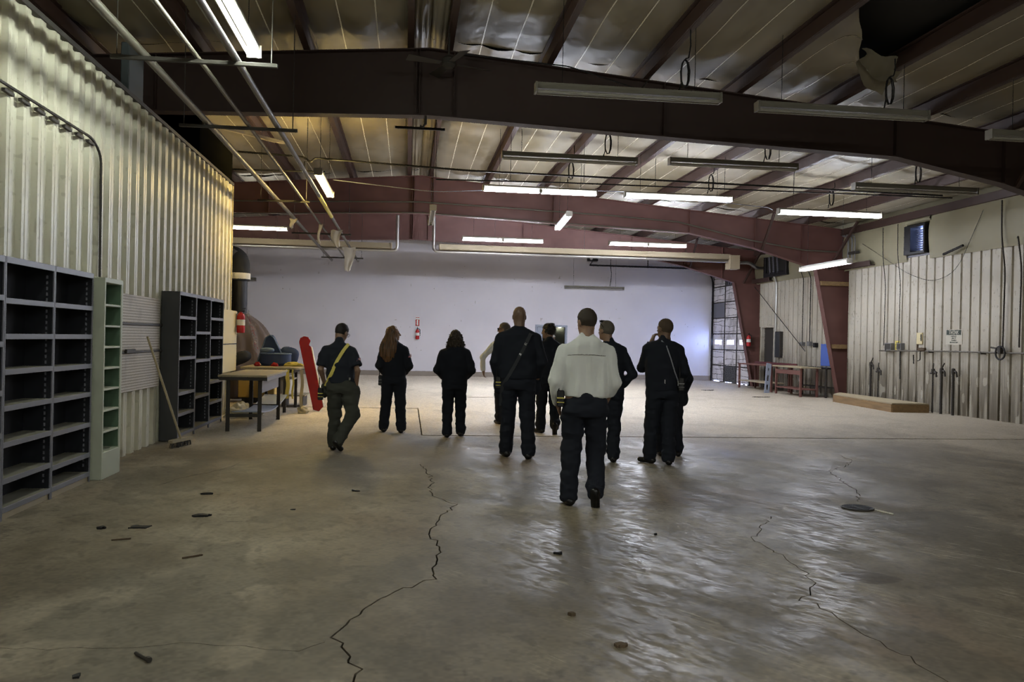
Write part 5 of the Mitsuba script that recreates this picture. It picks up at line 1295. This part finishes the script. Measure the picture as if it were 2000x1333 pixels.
    # ---- hair
    def hair_sdf(style):
        def fn(p):
            q = (p - hc) @ HR / hs
            th = 0.016 if style in ('curly',) else 0.0065
            n = meshkit.noise(q * 60, 3) - 0.5
            d = ell(q, (0, -0.014, 0.037), (0.077 + th, 0.099 + th, 0.096 + th))
            fr = q[:, 1] - np.where(q[:, 2] > 0.055, 0.3 - (q[:, 2] - 0.055) * 0.0, -0.0 + 0.012)   # hairline: no hair on the face below the brow
            fr2 = np.where(q[:, 2] > 0.085, q[:, 1] - 0.075 - (q[:, 2] - 0.085) * 1.0, fr)
            low = -0.078 - q[:, 2] if style != 'long' else q[:, 2] * 0 - 1
            lim = 0.010 + 0.075 * np.clip((q[:, 2] - 0.02) / 0.065, 0, 1) + 0.004 * n
            low = np.where(q[:, 1] < -0.03, low, np.maximum(low, -0.03 - q[:, 2] - 0.5 * np.minimum(0, q[:, 1] + 0.0) * 0)) if style == 'short' else low
            d = np.maximum(np.maximum(d, q[:, 1] - lim), low)
            if style == 'curly':
                for a in range(16):
                    an = a * 2.4; zz = 0.06 + 0.06 * math.sin(a * 1.7); rr = 0.08 * math.cos(max(0, (zz - 0.03)) * 6)
                    c = (rr * math.sin(an), -0.015 + rr * math.cos(an) * 0.9 - 0.01, zz)
                    d = smin(d, ell(q, c, (0.026, 0.026, 0.024)), 0.008)
            if style == 'long':
                L = [(0.09, .07, .08, 0, -.02), (0.03, .086, .085, 0, -.03), (-0.05, .088, .07, -.005, -.045), (-0.13, .10, .055, -.01, -.07), (-0.24, .125, .045, -.02, -.085), (-0.36, .115, .035, -.03, -.09), (-0.43, .05, .022, -.03, -.09)]
                d = smin(d, loft(q, L, 2.0), 0.02)
            if style == 'bob':
                L = [(0.11, .05, .06, 0, -.02), (0.05, .098, .095, 0, -.02), (-0.03, .122, .10, 0, -.03), (-0.11, .152, .092, 0, -.035), (-0.175, .14, .075, 0, -.04)]
                e = loft(q, L, 2.0) + 0.014 * np.sin(q[:, 0] * 95 + 6 * n) * np.sin(q[:, 2] * 80) + 0.012 * n
                d = smin(d, e, 0.02)
                d = np.maximum(d, np.where(np.abs(q[:, 0]) < 0.06, q[:, 1] - 0.03 - 10 * np.maximum(0, q[:, 2] - 0.06), -1))
            return d * hs
        return fn
    if hair:
        R_ = 0.52 if hair == 'long' else 0.30
        m = nets(hair_sdf(hair), hc - (0.2, 0.2, R_), hc + (0.2, 0.2, 0.17), 0.0062 if not simple else 0.009)
        n = m.vertex_normals
        f = {'long': (60, 60, 6), 'bob': (40, 40, 22), 'curly': (50, 50, 50)}.get(hair, (70, 70, 40))
        m.vertices = m.vertices + n * ((meshkit.noise(m.vertices * np.array(f), 9) - 0.5) * (0.012 if hair in ('long', 'bob', 'curly') else 0.003))[:, None]
        put('hair', m, hair_m)
    for sx in (-1, 1):
        put('eye', at(trimesh.creation.icosphere(subdivisions=2, radius=0.0105), t=hc + HR @ np.array([sx * 0.031, 0.083, 0.012]) * hs), M_eye)
    info = dict(k=k, W=W, s=s, hc=hc, HR=HR, hs=hs, top=top_sdf, pants=pants_sdf, sh=sh, elb=elb, wri=wri, put=put, hip=hip)
    return info

def surf(fn, x, z, frm=-1, lim=0.6):
    """Height along y of the surface seen from behind (frm = -1) or ahead at (x, z)."""
    y = np.linspace(frm * lim, -frm * lim, 240); d = fn(np.stack([np.full(240, x), y, np.full(240, z)], 1))
    i = np.argmax(d < 0)
    return y[i] if (d < 0).any() else 0.0
def strap(P, pts, w, m, name='strap', **kw):
    """Band on the back of the person through local (x, z) points, over the shoulder to the front."""
    pts = np.array(pts, float); t = np.linspace(0, 1, 26)
    seg = np.r_[0, np.cumsum(np.linalg.norm(np.diff(pts, axis=0), axis=1))]; seg /= seg[-1]
    xs, zs = np.interp(t, seg, pts[:, 0]), np.interp(t, seg, pts[:, 1])
    ys = np.array([min(surf(P['top'], x, z), surf(P['pants'], x, z)) for x, z in zip(xs, zs)]) - 0.012
    ys = np.convolve(np.pad(ys, 2, mode='edge'), np.ones(5) / 5, 'valid')
    path = np.stack([xs, ys, zs], 1)
    d = np.gradient(path, axis=0); d /= np.linalg.norm(d, axis=1, keepdims=True)
    s_ = np.cross(d, (0, 1, 0)); s_ /= np.linalg.norm(s_, axis=1, keepdims=True)
    v = []
    for o in ((-1, 0), (1, 0), (1, 1), (-1, 1)):
        v.append(path + s_ * w / 2 * o[0] + np.array([0, 0.008, 0]) * o[1])
    n = len(path); f = []
    for j in range(4):
        a, b = j * n, ((j + 1) % 4) * n
        for i in range(n - 1): f += [(a + i, b + i, b + i + 1), (a + i, b + i + 1, a + i + 1)]
    mm = trimesh.Trimesh(np.vstack(v), np.array(f), process=False)
    if mm.volume < 0: mm.invert()
    P['put'](name, mm, m, smooth=False, **kw)
def radio(P, c, hgt=0.17, lab=None, light=True):
    c = np.array(c)
    o = P['put']('radio', cbx(c[0] - 0.032, c[0] + 0.032, c[1] - 0.025, c[1] + 0.025, c[2], c[2] + hgt, 0.008), M_black, smooth=False, label=lab or 'belt radio in a holster')
    P['put']('antenna', tube([c + (-0.018, 0, hgt), c + (-0.02, 0, hgt + 0.13)], 0.006, 8), M_rubber, o)
    P['put']('clip', cat_(cbx(c[0] - 0.034, c[0] + 0.034, c[1] - 0.028, c[1] + 0.02, c[2] + hgt * 0.5, c[2] + hgt * 0.58, 0.003), cbx(c[0] - 0.034, c[0] + 0.034, c[1] - 0.028, c[1] + 0.02, c[2] + hgt * 0.25, c[2] + hgt * 0.3, 0.003)), M_yellow if light else M_steel, o, smooth=False)
def patch(P, i, zc):
    """Flag patch on the outside of a sleeve."""
    sx = -1 if i == 0 else 1
    a = P['sh'][i] + (P['elb'][i] - P['sh'][i]) * zc
    w, h = 0.07, 0.05; V, F, Cc = [], [], []
    out = np.array([sx * 0.80, -0.60, 0.0]); out /= np.linalg.norm(out); along = np.array([-out[1] * 1.0, out[0], 0]); 
    if along[0] < 0: along = -along
    c = a + out * 0.02
    for t in np.linspace(0, 0.2, 80):
        if P['top']((a + out * t)[None])[0] > 0: break
    c = a + out * (t + 0.006)
    for r in range(7):
        for q in range(2):
            col = lin('2c3358') if (q == 0 and r < 4) else (lin('9a3a42') if r % 2 == 0 else lin('cfc8c8'))
            x0, x1 = (-w / 2, -w / 10) if q == 0 else (-w / 10, w / 2)
            z1, z0 = h / 2 - h * r / 7, h / 2 - h * (r + 1) / 7
            b = len(V)
            V += [c + along * x0 + (0, 0, z0), c + along * x1 + (0, 0, z0), c + along * x1 + (0, 0, z1), c + along * x0 + (0, 0, z1)]; Cc += [col] * 4
            F += [(b, b + 1, b + 2), (b, b + 2, b + 3)]
    P['put']('flag_patch', trimesh.Trimesh(np.array(V), np.array(F), process=False), M_vcol, smooth=False, color=np.array(Cc), label='small striped flag patch')

POCK = (((-0.262, -0.06, 1.13), (-0.205, 0.06, 0.93), True), ((0.262, -0.06, 1.13), (0.205, 0.06, 0.93), True))
FRONT = (((-0.255, -0.03, 1.12), (-0.175, 0.17, 0.99), False), ((0.255, -0.03, 1.12), (0.175, 0.17, 0.99), False))

# 1 walking man with the yellow strap
p = person('walking person in dark short sleeves with a yellow strap across the back, looking down', (-0.86, 11.15), -8, H=1.66, g=1.03, feet=((-0.085, 0.06, 0.0, -6, 0), (0.03, -0.20, 0.07, 16, -34)), knees=((0.1, 1), (0.9, 0.5)),
           hips=(0.02, 0), chest=(-0.03, 0.03), head=(-28, -22, 4), headoff=(0.02, 0.03), arms=(((-0.27, -0.04, 1.14), (-0.235, 0.09, 0.92), True), ((0.25, -0.05, 1.13), (0.215, 0.03, 0.90), True)), top='shirt', sleeve='short', hem=0.955, top_m=M_navy2, legs_m=M_olive, hair='short', hair_m=M_hairblack, skin=M_skin, legw=1.22, fold=1.6, seed=2)
strap(p, [(0.105, 1.40), (0.06, 1.33), (-0.03, 1.17), (-0.10, 1.00), (-0.19, 0.84)], 0.042, M_yellow, label='yellow strap across the back')
radio(p, (-0.25, -0.02, 0.66), 0.16, 'small radio hanging from the strap')
patch(p, 1, 0.45)
P_ = p
p['put']('glasses', cat_(*[at(trimesh.creation.torus(0.021, 0.0022, 20, 6), t=p['hc'] + p['HR'] @ np.array([sx * 0.032, 0.102, 0.012]), R=p['HR'] @ rot((1, 0, 0), 90)) for sx in (-1, 1)], *[bar(p['hc'] + p['HR'] @ np.array([sx * 0.053, 0.10, 0.014]), p['hc'] + p['HR'] @ np.array([sx * 0.078, -0.0, 0.014]), 0.003, 0.004) for sx in (-1, 1)]), M_black)
p['put']('belt_key', cbx(0.135, 0.155, -0.12, -0.09, 0.93, 0.965, 0.003), M_silver, smooth=False, label='small bright tag at the belt')
# 2 long haired woman
p = person('person with long auburn hair in a dark jacket, face turned to the right', (-0.20, 13.3), -3, H=1.67, g=0.97, gd=1.0, feet=((-0.15, 0.08, 0, -14, 0), (0.13, -0.02, 0, 4, 0)), head=(-78, 4, 0), headoff=(-0.02, 0), arms=FRONT, top_m=M_navy, legs_m=M_pants, hair=None, hair_m=M_hairred, skin=M_skin, hem=0.90, legw=1.18, seed=3)
# hair hangs down the back while the face is turned: built in the body frame
def fall(q0):
    hc, hs = p['hc'], p['hs']
    def fn(x):
        q = (x - hc) / hs; h = (x - hc) @ p['HR'] / hs
        L = [(0.10, .05, .06, -.02, -.01), (0.05, .086, .085, -.025, -.02), (-0.05, .10, .07, -.05, -.06), (-0.13, .125, .05, -.06, -.105), (-0.24, .145, .045, -.075, -.13), (-0.36, .125, .035, -.075, -.135), (-0.45, .05, .02, -.07, -.13)]
        d = ell(h, (0, -0.014, 0.037), (0.083, 0.106, 0.104))
        d = np.maximum(d, np.where(h[:, 2] > 0.06, h[:, 1] - 0.06, h[:, 1] - 0.015))
        d = smin(d, loft(q, L, 2.0), 0.025)
        return np.maximum(d, -ell(h, (0, 0.075, -0.03), (0.075, 0.075, 0.095))) * hs
    return fn
m = nets(fall(0), p['hc'] - (0.26, 0.28, 0.52), p['hc'] + (0.2, 0.2, 0.17), 0.0065)
m.vertices = m.vertices + m.vertex_normals * ((meshkit.noise(m.vertices * np.array((55, 55, 5)), 9) - 0.5) * 0.02)[:, None]
p['put']('hair', m, M_hairred, label='long auburn hair falling down the back')
patch(p, 1, 0.4)
radio(p, (-0.205, -0.02, 0.74), 0.16, light=False)
# 3 curly bob
p = person('person with dark curly shoulder length hair in a large black jacket', (0.72, 12.72), -3, H=1.62, g=1.13, gd=1.12, feet=((-0.10, -0.02, 0, -8, 0), (0.11, 0.16, 0.0, 8, -8)), knees=((0, 1), (0, 1)), head=(6, -3, 0), arms=(((-0.29, -0.04, 1.12), (-0.19, 0.16, 0.99), False), ((0.29, -0.04, 1.12), (0.19, 0.16, 0.99), False)), top_m=M_navy, legs_m=M_pants, hair='bob', hair_m=M_hairbrown, skin=M_skin, hem=0.88, legw=1.15, fold=1.4, seed=4)
# 4 tall bald man
p = person('tall bald person in a black jacket with a dark leather strap across the back', (1.40, 10.55), -5, H=1.93, g=1.12, gd=1.1, feet=((-0.13, 0.10, 0, -16, 0), (0.15, -0.08, 0, 10, 0)), head=(16, -4, 0), arms=(((-0.275, -0.03, 1.13), (-0.225, 0.09, 0.90), True), ((0.275, -0.03, 1.13), (0.225, 0.09, 0.90), True)), top_m=M_navy, legs_m=M_pants, hair=None, skin=M_skin2, hem=0.93, legw=1.15, fold=1.4, seed=5)
strap(p, [(0.145, 1.585), (0.07, 1.42), (-0.03, 1.22), (-0.12, 1.05), (-0.20, 0.92), (-0.215, 0.66)], 0.042, M_charcoal, label='dark leather strap across the back')
strap(p, [(0.085, 1.46), (0.075, 1.44)], 0.03, M_steel, 'buckle'); strap(p, [(0.02, 1.33), (0.01, 1.31)], 0.03, M_steel, 'buckle')
radio(p, (-0.25, -0.05, 0.88), 0.15)
# 5 white shirt, arm swung out
p = person('person in a white shirt with left arm swung out, behind the tall bald one', (1.72, 14.75), -2, H=1.80, g=1.02, feet=((-0.08, 0.0, 0, -22, 0), (0.12, 0.25, 0, 5, 0)), head=(70, 2, 0), headoff=(-0.03, 0), arms=(((-0.40, -0.03, 1.16), (-0.37, 0.10, 0.93), False), ((0.30, -0.05, 1.14), (0.24, 0.06, 0.93), False)), top='shirt', tuck=True, hem=0.99, top_m=M_shirt, legs_m=M_pants, hair='short', hair_m=M_hairgray, skin=M_skin, legw=1.05, handcurl=0.5, seed=6)
radio(p, (-0.20, -0.03, 0.98), 0.17)
p['put']('sunglasses', cat_(*[bar(p['hc'] + p['HR'] @ np.array([sx * 0.005, 0.106, 0.014]), p['hc'] + p['HR'] @ np.array([sx * 0.055, 0.098, 0.014]), 0.012, 0.035) for sx in (-1, 1)], *[bar(p['hc'] + p['HR'] @ np.array([sx * 0.055, 0.098, 0.018]), p['hc'] + p['HR'] @ np.array([sx * 0.08, -0.0, 0.016]), 0.004, 0.008) for sx in (-1, 1)]), M_black, smooth=False)
p['put']('wristband', tube([p['wri'][0] + (0, -0.02, 0.03), p['wri'][0] + (0, -0.01, 0.005)], 0.034, 14), M_black)
# 6 dark curly hair, lifted heel
p = person('person with short dark curly hair in black, one heel lifted', (2.27, 13.35), -4, H=1.77, g=0.93, feet=((-0.11, 0.05, 0, -38, 0), (0.10, -0.16, 0.055, 8, -62)), knees=((-0.1, 1), (0.1, 1)), head=(62, 0, 0), headoff=(-0.02, 0), arms=POCK, top_m=M_navy, legs_m=M_pants, hair='curly', hair_m=M_hairblack, skin=M_skin, hem=0.93, legw=1.1, fold=1.4, seed=7)
# 7 nearest man, white shirt
p = person('nearest person, in a white long sleeved shirt and dark trousers, seen from behind', (1.62, 7.52), -8, H=1.80, g=1.10, gd=1.15, feet=((-0.13, 0.0, 0, -16, 0), (0.105, -0.10, 0.05, 10, -58)), knees=((0, 1), (0.1, 1)), hips=(0.0, 0), chest=(0.0, 0.02), head=(30, -2, 0), arms=(((-0.275, -0.03, 1.12), (-0.235, 0.12, 0.90), False), ((0.262, -0.03, 1.12), (0.185, 0.15, 0.90), False)), top='shirt', tuck=True, hem=0.985, top_m=M_shirt, legs_m=M_pants, hair='short', hair_m=M_hairbrown, skin=M_skin, legw=1.16, fold=1.6, seed=8)
radio(p, (-0.225, -0.05, 0.90), 0.15)
s_ = p['s']
p['put']('yoke_seam', sweep([(x, surf(p['top'], x, z) - 0.017, z) for x, z in [(x, 1.355 * s_ + 0.01 * math.cos(x * 9)) for x in np.linspace(-0.17, 0.17, 15)]], ring(0.0025, 5)), M_gray)
# 8 grey haired, sunglasses on the head
p = person('grey haired person in black with sunglasses pushed up on the head', (2.50, 10.25), -4, H=1.76, g=0.97, feet=((-0.12, 0.12, 0, -14, 0), (0.08, -0.02, 0, 12, 0)), head=(40, 2, 0), headoff=(-0.04, 0), arms=(((-0.30, -0.06, 1.13), (-0.2, 0.05, 0.94), True), ((0.30, -0.04, 1.11), (0.17, 0.08, 0.94), False)), top_m=M_navy, legs_m=M_pants, hair='short', hair_m=M_hairgray, skin=M_skin, hem=0.93, legw=1.15, fold=1.4, seed=9)
p['put']('sunglasses', cat_(*[bar(p['hc'] + p['HR'] @ np.array([sx * 0.006, 0.055, 0.128]), p['hc'] + p['HR'] @ np.array([sx * 0.062, 0.048, 0.118]), 0.01, 0.032, (0, 1, 0.6)) for sx in (-1, 1)], *[bar(p['hc'] + p['HR'] @ np.array([sx * 0.07, 0.05, 0.11]), p['hc'] + p['HR'] @ np.array([sx * 0.086, -0.03, 0.05]), 0.004, 0.008) for sx in (-1, 1)]), M_black, smooth=False)
# 9 man with radio strap, hand at the mouth
p = person('person in black with a thin pale strap, hand raised to the mouth', (3.15, 10.08), -8, H=1.80, g=1.06, gd=1.06, feet=((-0.14, 0.04, 0, -48, 0), (0.08, -0.06, 0, 6, 0)), head=(38, 4, 0), headoff=(0.01, 0.0), chest=(0.0, 0), arms=(((-0.235, 0.16, 1.18), (-0.125, 0.17, 1.49), False), ((0.268, -0.02, 1.13), (0.225, 0.14, 0.95), False)), top_m=M_navy, legs_m=M_pants, hair='short', hair_m=M_hairtan, skin=M_skin2, hem=0.90, legw=1.15, fold=1.4, handcurl=1.5, seed=10)
strap(p, [(-0.045, 1.53), (0.01, 1.47), (0.06, 1.33), (0.12, 1.15), (0.17, 1.03)], 0.014, M_ltgray, 'radio_strap', label='thin pale strap across the back')
radio(p, (0.20, -0.14, 0.92), 0.16, light=False)
o = p['put']('strap_clip', cat_(cbx(0.155, 0.165, -0.155, -0.145, 0.98, 1.04, 0.002), cbx(-0.005, 0.005, -0.15, -0.14, 1.0, 1.05, 0.002)), M_silver, smooth=False)
# 10 hidden behind the man with the radio
person('person in black almost hidden behind the one with a raised hand', (3.45, 10.72), -10, H=1.62, g=1.04, feet=((-0.10, 0.05, 0, -8, 0), (0.13, 0.06, 0, 12, 0)), chest=(-0.03, 0.03), headoff=(-0.04, 0.03), head=(10, -20, 0), arms=POCK, top_m=M_navy, legs_m=M_pants, hair='short', hair_m=M_hairblack, skin=M_skin, hem=0.92, seed=11)
# 11 in the doorway
p = person('person with a pale cap standing in the far doorway', (5.92, 33.9), 165, H=1.72, g=1.0, head=(0, 0, 0), arms=POCK, top_m=M_charcoal, legs_m=M_pants, hair=None, skin=M_skin, hem=0.92, simple=True, seed=12)
m = trimesh.creation.icosphere(subdivisions=3); v = m.vertices * (0.09, 0.11, 0.085); v[:, 2] = np.maximum(v[:, 2], -0.005); m.vertices = v
cp = cat_(m, bar((0, 0.09, 0.0), (0, 0.17, -0.01), 0.14, 0.012))
p['put']('cap', at(cp, t=p['hc'] + (0, 0, 0.055)), M_rag, label='pale cap')
